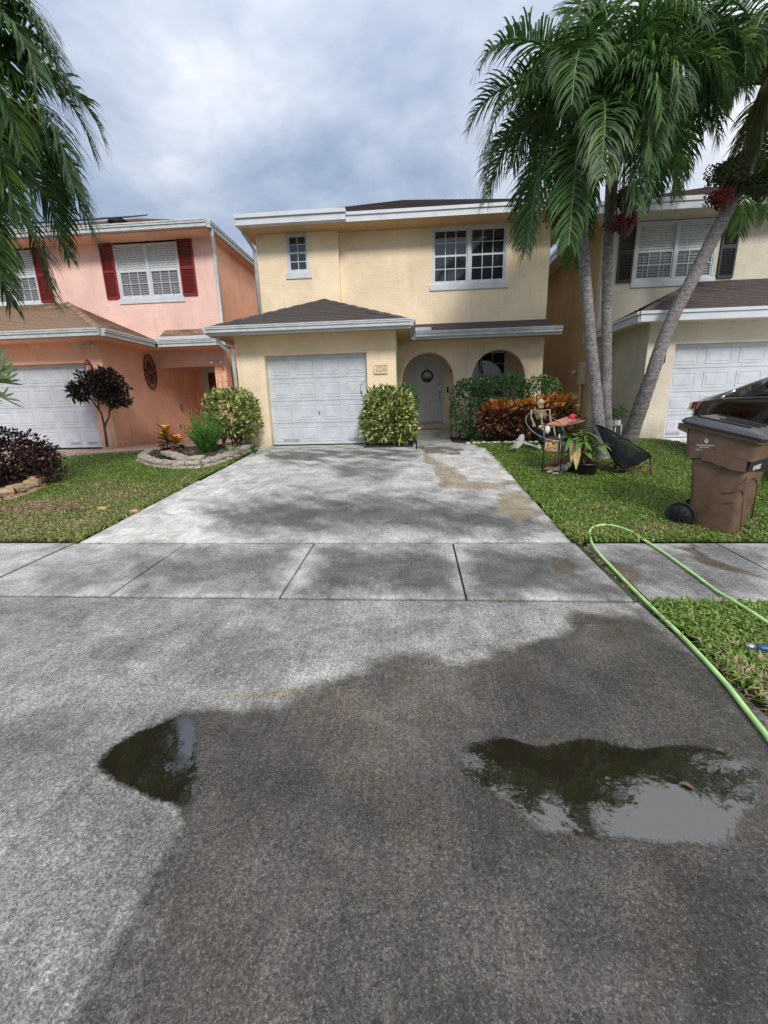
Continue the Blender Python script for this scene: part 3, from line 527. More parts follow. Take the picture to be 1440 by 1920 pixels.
# ------------------------------------------------------------------ building helpers
def wall_open(mb, x0, x1, z0, z1, y0, y1, holes):
    """wall facing -Y from x0..x1 with rectangular openings, built of butted boxes"""
    xs_ = sorted({x0, x1, *[h[0] for h in holes], *[h[1] for h in holes]})
    for a, b_ in zip(xs_[:-1], xs_[1:]):
        hs = sorted([h for h in holes if h[0] <= a+1e-6 and h[1] >= b_-1e-6], key=lambda h: h[2]); z = z0
        for h in hs:
            if h[2] > z: mb.box(a, b_, y0, y1, z, h[2])
            z = h[3]
        if z < z1: mb.box(a, b_, y0, y1, z, z1)
def roof_face(parent, poly, mat, name='shingle', tab=.30, exp=.135, indiv=True, under=True, cap=300):
    """shingle courses on a planar roof face; poly[0]->poly[1] is the eave"""
    P = [Vector(p) for p in poly]; ux = (P[1]-P[0]).normalized(); nz = ux.cross(P[2]-P[0]).normalized()
    if nz.z < 0: nz = -nz; 
    uy = nz.cross(ux).normalized()
    if uy.dot(P[2]-P[0]) < 0: uy = -uy
    pts = [((p-P[0]).dot(ux), (p-P[0]).dot(uy)) for p in P]; x0 = min(p[0] for p in pts); x1 = max(p[0] for p in pts); y1 = max(p[1] for p in pts)
    if under: MB().prism(P, -nz*.03).build('roof_deck', 'asphalt', parent)
    Mx = Matrix((ux, uy, nz)).transposed(); tabm = None; rest = bmesh.new(); cnt = 0
    def tabverts(x, y, w, e_): return [(x, y-.012, .002), (x+w, y-.012, .002), (x+w, y+e_, .002), (x, y+e_, .002), (x, y-.012, .018), (x+w, y-.012, .018), (x+w, y+e_, .006), (x, y+e_, .006)]
    FS = [(4,5,6,7),(0,1,5,4),(1,2,6,5),(3,0,4,7)]
    area = .5*sum(pts[i][0]*pts[(i+1) % len(pts)][1]-pts[(i+1) % len(pts)][0]*pts[i][1] for i in range(len(pts))); sgn = 1 if area > 0 else -1
    def depth(x, y):
        d = 1e9
        for i in range(len(pts)):
            a, b_ = pts[i], pts[(i+1) % len(pts)]; e_ = (b_[0]-a[0], b_[1]-a[1]); l = math.hypot(*e_)
            d = min(d, sgn*(e_[0]*(y-a[1])-e_[1]*(x-a[0]))/l)
        return d
    j = 0; y = 0.
    while y < y1:
        x = x0-random.uniform(0, tab)
        while x < x1:
            ds = [depth(x, y), depth(x+tab, y), depth(x+tab, y+exp), depth(x, y+exp)]
            if max(ds) > -.15:
                if indiv and min(ds) > -.002 and cnt < cap:
                    if tabm is None:
                        mm = MB(); mm.add(tabverts(0, 0, tab-.006, exp), FS); tabm = mm.mesh('shingle', mat)
                    w = P[0]+Mx@Vector((x, y, random.uniform(0, .004))); o = link(name, tabm, parent, w); o.rotation_euler = Mx.to_euler(); cnt += 1
                else:
                    vv = [rest.verts.new(q) for q in tabverts(x, y, tab-.006, exp)]
                    for f in FS: rest.faces.new([vv[i] for i in f])
            x += tab
        y += exp; j += 1
    if rest.verts:
        for i in range(len(pts)):
            a, b_ = pts[i], pts[(i+1) % len(pts)]; e_ = Vector((b_[0]-a[0], b_[1]-a[1], 0)); n_ = Vector((e_.y, -e_.x, 0))*sgn
            if i == 0: a = (a[0], a[1]-.012)
            bmesh.ops.bisect_plane(rest, geom=rest.verts[:]+rest.edges[:]+rest.faces[:], plane_co=(a[0], a[1], 0), plane_no=n_, clear_outer=True)
        if rest.verts:
            for v in rest.verts: v.co = P[0]+Mx@v.co
            me = bpy.data.meshes.new('shingles'); rest.to_mesh(me); me.materials.append(MAT[mat]); o = link('shingle_courses', me, None); o.parent = parent; o.location = -Vector(parent['wo']); o['kind'] = 'stuff'
    rest.free()
def ridge_cap(parent, a, b_, mat):
    a = Vector(a); b_ = Vector(b_); d = (b_-a); n = int(d.length/.2); mb = MB(); d.normalize(); s = d.cross(Vector((0, 0, 1))).normalized()
    for i in range(n):
        p = a+(b_-a)*(i/n); q = a+(b_-a)*((i+1.1)/n); up = Vector((0, 0, .02+.008*(i % 2)))
        mb.add([p-s*.11-Vector((0, 0, .025)), p+up, p+s*.11-Vector((0, 0, .025)), q-s*.11-Vector((0, 0, .025)), q+up, q+s*.11-Vector((0, 0, .025))], [(0, 1, 4, 3), (1, 2, 5, 4), (0, 2, 1), (3, 4, 5)])
    mb.build('ridge_cap', mat, parent)
def gutter(parent, pts, zt, h=.13, w=.11, closed=False, name='gutter', mat='gutter', two=True):
    """K-style gutter as box steps along axis-aligned run of points, front face outward (pts list of (x,y), outward normal left-hand -Y/-X)"""
    mb = MB()
    for (a, b_, nrm_) in pts:
        ax, ay = a; bx, by = b_; nx, ny = nrm_
        def seg(o0, o1, z0, z1):
            mb.box(min(ax, bx)+(min(nx*o0, nx*o1) if nx else 0), max(ax, bx)+(max(nx*o0, nx*o1) if nx else 0), min(ay, by)+(min(ny*o0, ny*o1) if ny else 0), max(ay, by)+(max(ny*o0, ny*o1) if ny else 0), z0, z1)
        seg(0, w*.7, zt-h, zt-h*.5); seg(0, w*.9, zt-h*.5+.001, zt-h*.22); seg(0, w, zt-h*.22+.001, zt)
    return mb.build(name, mat, parent, .004, 1)
def window(parent, x0, x1, z0, z1, y, cols, rows, units=1, blinds=False, sill=True, depth=.07, fw=.045, halfblind=False, surround=True, mat='white'):
    """double-hung window facing -Y set into the wall at y; each pane is its own piece"""
    mb = MB(); yb = y+depth
    mb.box(x0, x0+fw, y-.012, yb, z0, z1); mb.box(x1-fw, x1, y-.012, yb, z0, z1); mb.box(x0+fw, x1-fw, y-.012, yb, z1-fw, z1); mb.box(x0+fw, x1-fw, y-.012, yb, z0, z0+fw*.9)
    uw = (x1-x0-2*fw-(units-1)*.085)/units
    for u in range(units-1): xm = x0+fw+uw*(u+1)+.085*u; mb.box(xm, xm+.085, y-.016, yb, z0+fw*.9, z1-fw)
    wf = mb.build('window', mat, parent, .004, 1); mun = MB(); panes = []
    zm = (z0+z1)/2
    for u in range(units):
        a = x0+fw+u*(uw+.085); b_ = a+uw
        for half in (0, 1):
            za, zb = (zm+.0, z1-fw) if half else (z0+fw*.9, zm+.02); yy = y+.012 if half == 0 else y+.032
            s = .032
            mun.box(a, a+s, yy, yy+.02, za, zb); mun.box(b_-s, b_, yy, yy+.02, za, zb); mun.box(a+s, b_-s, yy, yy+.02, zb-s, zb); mun.box(a+s, b_-s, yy, yy+.02, za, za+s*1.2)
            A, B_, C_, D_ = a+s, b_-s, za+s*1.2, zb-s
            for i in range(1, cols): xx = A+(B_-A)*i/cols; mun.box(xx-.009, xx+.009, yy+.001, yy+.014, C_, D_)
            for j in range(1, rows): zz_ = C_+(D_-C_)*j/rows; mun.box(A, B_, yy+.003, yy+.012, zz_-.009, zz_+.009)
            for i in range(cols):
                for j in range(rows): panes.append((A+(B_-A)*i/cols+.009*(i > 0), A+(B_-A)*(i+1)/cols-.009*(i < cols-1), C_+(D_-C_)*j/rows+.009*(j > 0), C_+(D_-C_)*(j+1)/rows-.009*(j < rows-1), yy+.008, half))
            if half == 0:
                for q in (.25, .75): MB().box(a+uw*q-.02, a+uw*q+.02, yy-.01, yy, za+.008, za+.024).build('sash_lock', 'silver', wf)
    mun.build('muntin', mat, wf)
    gm = 'clear' if blinds else 'glass'
    for (a, b_, c, d, yy, half) in panes: MB().box(a, b_, yy, yy+.004, c, d).build('pane', ('screen' if blinds and not half else gm), wf)
    if blinds:
        bl = MB(); z = z0+fw+.02
        while z < z1-fw-.03:
            bl.add([(x0+fw, yb-.036, z), (x1-fw, yb-.036, z), (x1-fw, yb-.018, z+.052), (x0+fw, yb-.018, z+.052)], [(0, 1, 2, 3)]); z += .06
        for q in (.12, .38, .62, .88): bl.box(x0+(x1-x0)*q-.004, x0+(x1-x0)*q+.004, yb-.05, yb-.047, z0+fw, z1-fw)
        o = bl.build('blind', 'blind', wf); o['kind'] = 'stuff'
    MB().box(x0, x1, yb+.002, yb+.03, z0, z1).build('backing', 'dark', wf)
    if sill: MB().box(x0-.06, x1+.06, y-.05, y-.001, z0-.15, z0-.002).build('sill', 'white', wf, .008)
    return wf
def shutter(parent, x0, x1, z0, z1, y, mat):
    mb = MB(); mb.box(x0, x0+.045, y-.045, y, z0, z1); mb.box(x1-.045, x1, y-.045, y, z0, z1); zm = (z0+z1)/2
    for a, b_ in ((z0, z0+.06), (zm-.04, zm+.04), (z1-.06, z1)): mb.box(x0+.045, x1-.045, y-.042, y, a, b_)
    sh = mb.build('shutter', mat, parent); sl = MB()
    for a, b_ in ((z0+.06, zm-.04), (zm+.04, z1-.06)):
        z = a
        while z < b_-.02: sl.add([(x0+.045, y-.038, z), (x1-.045, y-.038, z), (x1-.045, y-.008, z+.034), (x0+.045, y-.008, z+.034)], [(0, 1, 2, 3)]); z += .034
    o = sl.build('louvre', mat, sh); o['kind'] = 'stuff'
    return sh
def garage_door(parent, x0, x1, z0, z1, y, cols, handle=True):
    h = (z1-z0)/4; gd = None
    base = MB()
    for i in range(4): base.box(x0, x1, y, y+.04, z0+h*i+.004, z0+h*(i+1)-.004)
    base.box(x0, x1, y+.014, y+.036, z0, z1)
    gd = base.build('garage_door', 'gdoor', parent, .004, 1); pw = (x1-x0)/cols; pm = None
    w, hh = pw-.16, h-.17
    def raised():
        m_ = MB(); o_ = [(-w/2, 0), (w/2, 0), (w/2, hh), (-w/2, hh)]
        def ring(ins, yy): return [(-w/2+ins, yy, ins), (w/2-ins, yy, ins), (w/2-ins, yy, hh-ins), (-w/2+ins, yy, hh-ins)]
        vs = ring(0, 0)+ring(.006, -.010)+ring(.020, -.010)+ring(.032, -.001)+ring(.05, -.001)+ring(.065, -.011)
        fs = [(k*4+i, k*4+(i+1) % 4, (k+1)*4+(i+1) % 4, (k+1)*4+i) for k in range(5) for i in range(4)]+[(20, 21, 22, 23)]
        m_.add(vs, fs); return m_.mesh('panel', 'gdoor')
    pm = raised()
    for i in range(4):
        for c in range(cols): link('panel', pm, gd, (x0+pw*(c+.5), y-.001, z0+h*i+.085))
    MB().box(x0+.01, x1-.01, y-.006, y+.01, z0-.018, z0+.003).build('bottom_seal', 'rubber', gd)
    if handle:
        xc = (x0+x1)/2+.0; hb = MB().tube([(xc, y-.05, z0+h*1.42), (xc-.02, y-.05, z0+h*1.58)], .012, 6); hb.box(xc-.02, xc+.01, y-.05, y, z0+h*1.48, z0+h*1.52); hb.build('handle', 'silver', gd)
    return gd
def vent_grille(parent, x, z, y, w=.28, h=.06):
    mb = MB(); mb.box(x, x+w, y-.012, y-.002, z, z+.006); mb.box(x, x+w, y-.012, y-.002, z+h-.006, z+h)
    for i in range(3): mb.box(x, x+w, y-.014, y-.004, z+.012+i*.015, z+.018+i*.015)
    mb.build('vent', 'gutter', parent)
def textmesh(txt, size, name, mat, parent, loc, rot, extr=.003, bold=False):
    cu = bpy.data.curves.new('t', 'FONT'); cu.body = txt; cu.size = size; cu.extrude = extr; cu.align_x = 'CENTER'; cu.align_y = 'CENTER'; cu.resolution_u = 3
    if bold: cu.offset = size*.012
    ob = bpy.data.objects.new('t', cu); COL.objects.link(ob); bpy.context.view_layer.update()
    me = bpy.data.meshes.new_from_object(ob.evaluated_get(bpy.context.evaluated_depsgraph_get())); bpy.data.objects.remove(ob)
    me.materials.clear(); me.materials.append(MAT[mat]); o = link(name, me, parent, loc); o.rotation_euler = rot; return o
SL = .44
# ------------------------------------------------------------------ yellow house
yh = thing('yellow_house', (-.4, 12, 0), 'yellow stucco two storey house with white garage door and twin arched porch', 'house')
gx0, gx1, gdx0, gdx1 = -4.2, -.42, -3.52, -1.10
mb = MB(); wall_open(mb, gx0, gx1, -.1, 2.62, 10.15, 10.36, [(gdx0, gdx1, -.1, 2.12)])
mb.box(gx0, gx0+.2, 10.36, 11.75, -.1, 2.62); mb.box(gx1-.2, gx1, 10.36, 11.9, -.1, 2.62); mb.build('garage_wall', 'yellow', yh)
MB().box(gx0-.35, gx1+.3, 9.62, 11.7, 2.555, 2.60).build('garage_soffit', 'soffit', yh)
gd = garage_door(yh, gdx0, gdx1, 0.02, 2.12, 10.33, 4); vent_grille(gd, gdx0+.25, .1, 10.325, .40); vent_grille(gd, gdx1-.55, .1, 10.325, .40)
# upper storey: left bay a hand's breadth forward
LX, RX = -4.02, 3.39
mb = MB(); wall_open(mb, LX, -1.9, 2.62, 5.25, 11.75, 11.98, [(-3.24, -2.68, 4.30, 5.20)]); wall_open(mb, -1.9, RX, 2.62, 5.25, 11.9, 12.12, [(.47, 2.33, 3.90, 5.19)])
mb.box(LX, LX+.2, 11.98, 22, 2.62, 5.25); mb.box(RX-.2, RX, 12.12, 22, 2.62, 5.25); mb.box(LX, LX+.2, 11.75, 22, -.1, 2.62); mb.box(LX+.2, RX-.2, 21.8, 22, -.1, 5.25); mb.build('upper_wall', 'yellow', yh)
# arcade
def arch(cx, r, zs): return [(cx+r*math.cos(a), zs+r*math.sin(a)*1.02) for a in [math.pi*(1-i/18) for i in range(19)]]
zs = 1.56
o1 = arch(.365, .695, zs); o2 = arch(2.245, .70, zs)
out_ = [(gx1, -.1), (o1[0][0], -.1)]+o1+[(o1[-1][0], -.1), (o2[0][0], -.1)]+o2+[(o2[-1][0], -.1), (RX, -.1), (RX, 2.62), (gx1, 2.62)]
MB().prism([(x, 11.9, z) for x, z in out_], (0, .22, 0)).build('arcade_wall', 'yellow', yh)
mb = MB(); wall_open(mb, gx1, RX, .2, 2.62, 13.25, 13.4, [(-.13, .90, .38, 2.40), (1.22, 2.74, 1.0, 2.42)]); mb.box(gx1-.2, gx1, 11.9, 13.4, -.1, 2.62); mb.box(RX-.2, RX-.001, 12.12, 22, -.1, 2.62); mb.build('porch_wall', 'yellow', yh)
MB().box(gx1, RX-.2, 12.12, 13.25, 2.56, 2.61).build('porch_ceiling', 'yellow', yh)
MB().box(RX, RX+.26, 13.1, 13.25, -.05, 1.52).build('side_wall_stub', 'yellow', yh)
# front door
fd = MB().box(-.05, .82, 13.27, 13.31, .40, 2.34).build('front_door', 'offwhite', yh)
fr = MB(); fr.box(-.13, -.055, 13.23, 13.3, .38, 2.40); fr.box(.825, .90, 13.23, 13.3, .38, 2.40); fr.box(-.055, .825, 13.23, 13.3, 2.345, 2.40); fr.box(-.13, .9, 13.2, 13.3, .355, .379); fr.build('door_frame', 'offwhite', yh)
for (a, b_, c, d) in ((.04, .34, 1.95, 2.2), (.44, .74, 1.95, 2.2), (.04, .34, 1.2, 1.85), (.44, .74, 1.2, 1.85), (.04, .34, .52, 1.05), (.44, .74, .52, 1.05)):
    q = MB(); vs = []
    for ins, yy in ((0, 13.269), (.012, 13.258), (.035, 13.268), (.05, 13.260)): vs += [(a+ins, yy, c+ins), (b_-ins, yy, c+ins), (b_-ins, yy, d-ins), (a+ins, yy, d-ins)]
    q.add(vs, [(k*4+i, k*4+(i+1) % 4, (k+1)*4+(i+1) % 4, (k+1)*4+i) for k in range(3) for i in range(4)]+[(12, 13, 14, 15)]).build('door_panel', 'offwhite', fd)
hb = MB().tube([(.755, 13.21, 1.05), (.755, 13.19, 1.2), (.755, 13.21, 1.35)], .014, 6); hb.box(.73, .78, 13.24, 13.268, 1.3, 1.42); hb.box(.735, .775, 13.24, 13.268, 1.0, 1.06); hb.build('door_handle', 'silver', fd); MB().ball((.755, 13.24, 1.5), .035).build('deadbolt', 'silver', fd)
MB().box(.98, 1.03, 13.22, 13.248, 1.25, 1.42).build('doorbell', 'blackmetal', yh)
window(yh, 1.22, 2.74, 1.0, 2.42, 13.25, 4, 2, 1, sill=True)
window(yh, -3.24, -2.68, 4.30, 5.20, 11.77, 2, 2, 1); window(yh, .47, 2.33, 3.90, 5.19, 11.92, 3, 2, 2)
# roofs
ez = 2.66
apex = (-2.33, 11.75, ez+.97); E0, E1 = (-4.58, 9.6, ez), (-.08, 9.6, ez)
roof_face(yh, [E0, E1, apex], 'shingle_dark', cap=170)
roof_face(yh, [(-4.58, 11.75, ez), E0, apex], 'shingle_dark', indiv=False); roof_face(yh, [E1, (-.08, 11.9, ez), (-2.28, 11.9, ez+.97)], 'shingle_dark', indiv=False)
ridge_cap(yh, (-4.56, 9.62, ez+.02), apex, 'shingle_dark'); ridge_cap(yh, (-.1, 9.62, ez+.02), apex, 'shingle_dark')
roof_face(yh, [(-.08, 11.22, ez), (3.6, 11.22, ez), (3.39, 11.9, ez+.30), (-.08, 11.9, ez+.30)], 'shingle_grey', tab=.30, cap=120)
MB().box(-.08, 3.55, 11.24, 11.9, 2.555, 2.60).build('porch_soffit', 'soffit', yh)
gutter(yh, [((-4.58, 9.6), (-.08, 9.6), (0, -1)), ((-.08, 9.602), (-.08, 11.11), (1, 0)), ((-4.58, 9.602), (-4.58, 11.75), (-1, 0))], ez+.02)
gutter(yh, [((.035, 11.22), (3.6, 11.22), (0, -1))], ez+.02)
MB().box(.03, .42, 11.10, 11.125, ez+.021, ez+.10).build('splash_guard', 'white', yh)
fa = MB(); fa.box(-4.58, -.08, 9.603, 9.62, 2.5, ez-.005); fa.box(-.075, 3.6, 11.223, 11.24, 2.5, ez-.005); fa.box(-.1, -.081, 9.62, 11.2, 2.5, ez-.005); fa.box(-4.579, -4.56, 9.62, 11.74, 2.5, ez-.005); fa.build('lower_fascia', 'white', yh)
# main roof
UL, UR, UF, uz = -4.27, 3.95, 11.28, 5.38
apx1 = (-.4, 16.0, uz+4.72*.46); MR = [(UL, UF, uz), (UR, UF, uz)]
roof_face(yh, [(UL, UF, uz), (UR, UF, uz), (-.3, UF+4.25, uz+4.25*.46)], 'shingle_dark', indiv=False)
roof_face(yh, [(UR, UF, uz), (UR, 22.4, uz), (-.3, 18.15, uz+4.25*.46), (-.3, UF+4.25, uz+4.25*.46)], 'shingle_dark', indiv=False, exp=.3, tab=.6); roof_face(yh, [(UL, 22.4, uz), (UL, UF, uz), (-.3, UF+4.25, uz+4.25*.46), (-.3, 18.15, uz+4.25*.46)], 'shingle_dark', indiv=False, exp=.3, tab=.6)
MB().prism([(UL, 22.4, uz), (UR, 22.4, uz), (-.3, 18.15, uz+4.25*.46)], (0, .03, 0)).build('roof_back', 'asphalt', yh)
MB().box(UL+.02, UR-.02, UF+.02, 22.3, 5.2, 5.25).build('eave_soffit', 'soffit', yh)
fb = MB(); fb.box(-1.6, UR, UF, UF+.03, 5.20, 5.33); fb.box(-1.6, UR+.01, UF-.03, UF+.03, 5.331, 5.40); fb.box(UR-.03, UR, UF+.03, 22.4, 5.20, 5.33); fb.box(UR-.03, UR+.03, UF+.03, 22.4, 5.331, 5.40)
fb.box(UL, -1.601, UF-.16, UF+.03, 5.20, 5.34); fb.box(UL-.01, -1.59, UF-.20, UF+.03, 5.341, 5.425); fb.build('upper_fascia', 'white', yh)
gutter(yh, [((UL, UF+.0), (UL, 22.3), (-1, 0))], 5.40, h=.14)
ds = MB().tube([(UL+.02, UF+.15, 5.3), (UL+.04, UF+.2, 5.16), (LX-.1, 11.62, 4.98), (LX-.04, 11.7, 4.85), (LX-.045, 11.7, 2.95)], .045, 8); ds.build('downspout', 'gutter', yh)
MB().tube([(-4.42, 9.75, 2.52), (-4.42, 9.78, 2.38), (-4.27, 10.05, 2.2), (-4.26, 10.12, 2.05), (-4.26, 10.12, .15)], .045, 8).build('downspout', 'gutter', yh)
# number plaque
pq = MB().box(-.93, -.62, 10.125, 10.149, 1.64, 1.82).build('number_plaque', 'plaster', yh); fr = MB()
for (a, b_, c, d) in ((-.93, -.62, 1.81, 1.83), (-.93, -.62, 1.63, 1.65), (-.935, -.918, 1.65, 1.81), (-.632, -.615, 1.65, 1.81)): fr.box(a, b_, 10.112, 10.13, c, d)
fr.build('plaque_rim', 'plaster', pq); textmesh('624', .15, 'house_number', 'plaster', pq, (-.775, 10.118, 1.73), (R_(90), 0, 0), .008, True); textmesh('624', .16, 'number_shadow_line', 'bronze', pq, (-.775, 10.124, 1.73), (R_(90), 0, 0), .001, True)
# porch lamp and camera
pl = thing('wall_lamp', (1.13, 13.2, 1.95), 'small dark curved wall lamp inside the left arch by the front door', 'lamp')
MB().tube([(1.13, 13.25, 2.0), (1.13, 13.12, 2.06), (1.12, 13.08, 1.95)], .012, 6).build('arm', 'blackmetal', pl); MB().lathe((1.12, 13.08, 1.83), [(.02, .14), (.05, .12), (.065, .0), (.0, 0)], 12).build('lamp_shade', 'blackmetal', pl)
# wreath hanging on the door
wr = thing('wreath', (.385, 13.24, 1.75), 'round black wreath with dark spiky silhouettes hanging on the front door', 'wreath')
c = Vector((.385, 13.235, 1.745)); ring = [c+Vector((.155*math.cos(a), 0, .155*math.sin(a))) for a in [2*math.pi*i/28 for i in range(29)]]
MB().tube(ring, [.026+.006*math.sin(i*2.7) for i in range(29)], 8).build('ring', 'blackmetal', wr); MB().box(.378, .392, 13.25, 13.262, 1.92, 2.06).build('strap', 'blackmetal', wr)
sl = MB()
for x, w, h in ((-.09, .04, .10), (-.055, .05, .15), (-.01, .03, .12), (.04, .05, .16), (.085, .04, .11), (.015, .03, .09)): sl.prism([c+Vector((x-w/2, .005, -.13)), c+Vector((x+w/2, .005, -.13)), c+Vector((x+w*.3, .005, -.13+h*.6)), c+Vector((x, .005, -.13+h)), c+Vector((x-w*.35, .005, -.13+h*.55))], (0, .008, 0))
sl.build('silhouette', 'blackmetal', wr)

# ------------------------------------------------------------------ pink house
ph = thing('pink_house', (-8, 13, 0), 'pink stucco two storey house with dark red shutters, left of the yellow house', 'house')
PX, PY = -5.60, 12.7
mb = MB(); wall_open(mb, -14, PX, 2.2, 5.6, PY, PY+.2, [(-8.50, -6.64, 4.12, 5.56), (-12.6, -10.98, 4.12, 5.56)]); mb.build('upper_wall', 'pink', ph)
mb = MB(); mb.box(PX-.2, PX, PY+.2, 23, 2.2, 5.6); mb.box(PX-.2, PX, 15.2, 23, -.1, 2.2); mb.box(PX-.2, PX-.002, PY+.2, 15.2, 2.19, 2.6); mb.build('side_wall', 'coral', ph)
window(ph, -8.50, -6.64, 4.12, 5.52, PY+.02, 3, 2, 2, blinds=True); window(ph, -12.6, -10.98, 4.12, 5.52, PY+.02, 3, 2, 2, blinds=True)
for x0, x1 in ((-8.90, -8.52), (-6.60, -6.17), (-10.95, -10.55)): shutter(ph, x0, x1, 4.12, 5.55, PY, 'red')
ezp = 2.80; PGX = -7.80
mb = MB(); wall_open(mb, -14, PGX, -.1, 2.68, 10.5, 10.72, [(-13.1, -8.23, -.1, 2.15)]); mb.box(PGX-.2, PGX, 10.72, 15.2, -.1, 2.68); mb.build('garage_wall', 'coral', ph)
gd = garage_door(ph, -13.1, -8.23, .02, 2.15, 10.68, 8, False)
for x in (-9.2, -8.75): vent_grille(gd, x, .12, 10.675, .26)
mb = MB(); wall_open(mb, PGX, PX, -.1, 2.6, 15.0, 15.2, [(-7.55, -6.55, .15, 2.4)]); mb.build('porch_back_wall', 'coral', ph)
pdr = MB().box(-7.55, -6.55, 15.03, 15.07, .15, 2.4).build('white_side_door', 'offwhite', ph); MB().box(-7.30, -6.80, 15.0, 15.028, .45, 2.2).build('door_glass', 'glass', pdr); MB().ball((-7.42, 14.98, 1.1), .04).build('door_knob', 'silver', pdr)
MB().box(-5.95, PX, PY, PY+.34, -.1, 2.2).build('porch_column', 'coral', ph)
MB().box(PGX, PX-.001, PY, PY+.2, 2.2, 2.68).build('porch_beam', 'coral', ph)   # lies below the upper wall
bpy.data.objects.remove(bpy.data.objects['porch_beam'])
roof_face(ph, [(-14, 9.95, ezp), (-7.3, 9.95, ezp), (-10.15, PY, ezp+1.27), (-14, PY, ezp+1.27)], 'shingle_brown', tab=.30, cap=290)
roof_face(ph, [(-7.3, 9.95, ezp), (-7.3, PY, ezp), (-10.15, PY, ezp+1.27)], 'shingle_brown', indiv=False)
roof_face(ph, [(-7.3, 12.05, ezp), (-5.35, 12.05, ezp), (-5.6, PY, ezp+.42), (-7.3, PY, ezp+.42)], 'shingle_brown', tab=.3, indiv=False)
ridge_cap(ph, (-7.32, 9.97, ezp+.03), (-10.15, PY, ezp+1.29), 'shingle_brown')
gutter(ph, [((-14, 9.95), (-7.3, 9.95), (0, -1)), ((-7.3, 9.952), (-7.3, 11.94), (1, 0))], ezp+.02, h=.16, w=.13); gutter(ph, [((-7.168, 12.05), (-5.35, 12.05), (0, -1)), ((-5.35, 12.052), (-5.35, 13.4), (1, 0))], ezp+.02, h=.16, w=.13)
MB().box(-7.18, -7.15, 11.95, 12.3, ezp+.03, ezp+.13).build('splash_guard', 'white', ph); MB().box(-7.1, -5.6, 11.90, 11.918, ezp+.03, ezp+.12).build('splash_guard', 'white', ph)
sf = MB(); sf.box(-14, -7.31, 9.97, 10.5, 2.64, 2.675); sf.box(-7.8, -7.31, 10.5, 12.06, 2.64, 2.675); sf.box(-7.8, -5.37, 12.06, PY, 2.64, 2.675); sf.build('soffit', 'coral', ph)
PL, PR_, PF, pz = -16., -5.42, 12.1, 5.72
roof_face(ph, [(PL, PF, pz), (PR_, PF, pz), (-10.55, PF+5.45, pz+5.45*.44)], 'shingle_brown', indiv=False)
roof_face(ph, [(PR_, PF, pz), (PR_, 23.5, pz), (-10.55, 18.05, pz+5.45*.44), (-10.55, PF+5.45, pz+5.45*.44)], 'shingle_brown', indiv=False, tab=.6, exp=.3)
gutter(ph, [((PL, PF), (PR_, PF), (0, -1)), ((PR_, PF+.002), (PR_, 23.4), (1, 0))], pz+.03, h=.17, w=.13)
fb = MB(); fb.box(PL, PR_-.02, PF+.02, 23.4, 5.56, 5.60); fb.build('eave_soffit', 'coral', ph)
MB().tube([(-5.38, 12.25, 5.6), (-5.38, 12.28, 5.45), (-5.5, 12.62, 5.2), (-5.53, 12.65, 5.05), (-5.53, 12.65, 3.2), (-5.6, 12.55, 3.12), (-5.9, 12.45, 3.1)], .05, 8).build('downspout', 'gutter', ph)
# solar panels + roof vent on the pink roof
def rz(y): return pz+(y-PF)*.44
for i, (x0, x1, y0, y1) in enumerate(((-12.4, -10.75, 13.0, 14.0), (-10.7, -9.05, 13.0, 14.0), (-9.0, -8.2, 13.3, 14.2))):
    o = MB().prism([(x0, y0, rz(y0)+.16), (x1, y0, rz(y0)+.16), (x1, y1, rz(y1)+.16), (x0, y1, rz(y1)+.16)], (0, 0, .04)).build('solar_panel', 'panel')
    tag(o, ['black solar panel at the left end of the pink house roof', 'black solar panel in the middle of the pink house roof', 'smaller solar panel nearest the round vent on the pink roof'][i], 'solar panel', 'solar panels on the pink house roof')
rv = thing('roof_vent', (-8.85, 13.6, rz(13.6)), 'domed grey metal vent on the pink house roof', 'vent'); MB().lathe((-8.85, 13.7, rz(13.6)), [(.15, 0), (.15, .06), (.30, .08), (.26, .13), (.15, .17), (.0, .18)], 20).build('dome', 'vent', rv)
# medallion on garage side wall
md = thing('wall_medallion', (PGX, 12.4, 1.6), 'tall oval wrought iron scroll medallion on the pink garage side wall', 'wall decoration')
cc = Vector((PGX+.03, 12.4, 2.05)); oval = lambda s, n=32: [cc+Vector((0, .27*s*math.cos(2*math.pi*i/n), .48*s*math.sin(2*math.pi*i/n))) for i in range(n+1)]
MB().tube(oval(1), .02, 6).build('oval_rim', 'rust', md); mb = MB()
for k in range(12):
    a = 2*math.pi*k/12; mb.tube([cc+Vector((0, .25*s_*math.cos(a+tw), .45*s_*math.sin(a+tw))) for s_, tw in ((.12, 0), (.4, .3), (.65, .1), (.85, -.15), (.98, 0))], .011, 5)
    q = cc+Vector((0, .25*.62*math.cos(a+.26), .45*.62*math.sin(a+.26))); mb.tube([q+Vector((0, .05*math.cos(b_), .05*math.sin(b_))) for b_ in [i*.9 for i in range(8)]], .009, 5)
mb.tube(oval(.5), .012, 5); mb.build('scrollwork', 'rust', md)
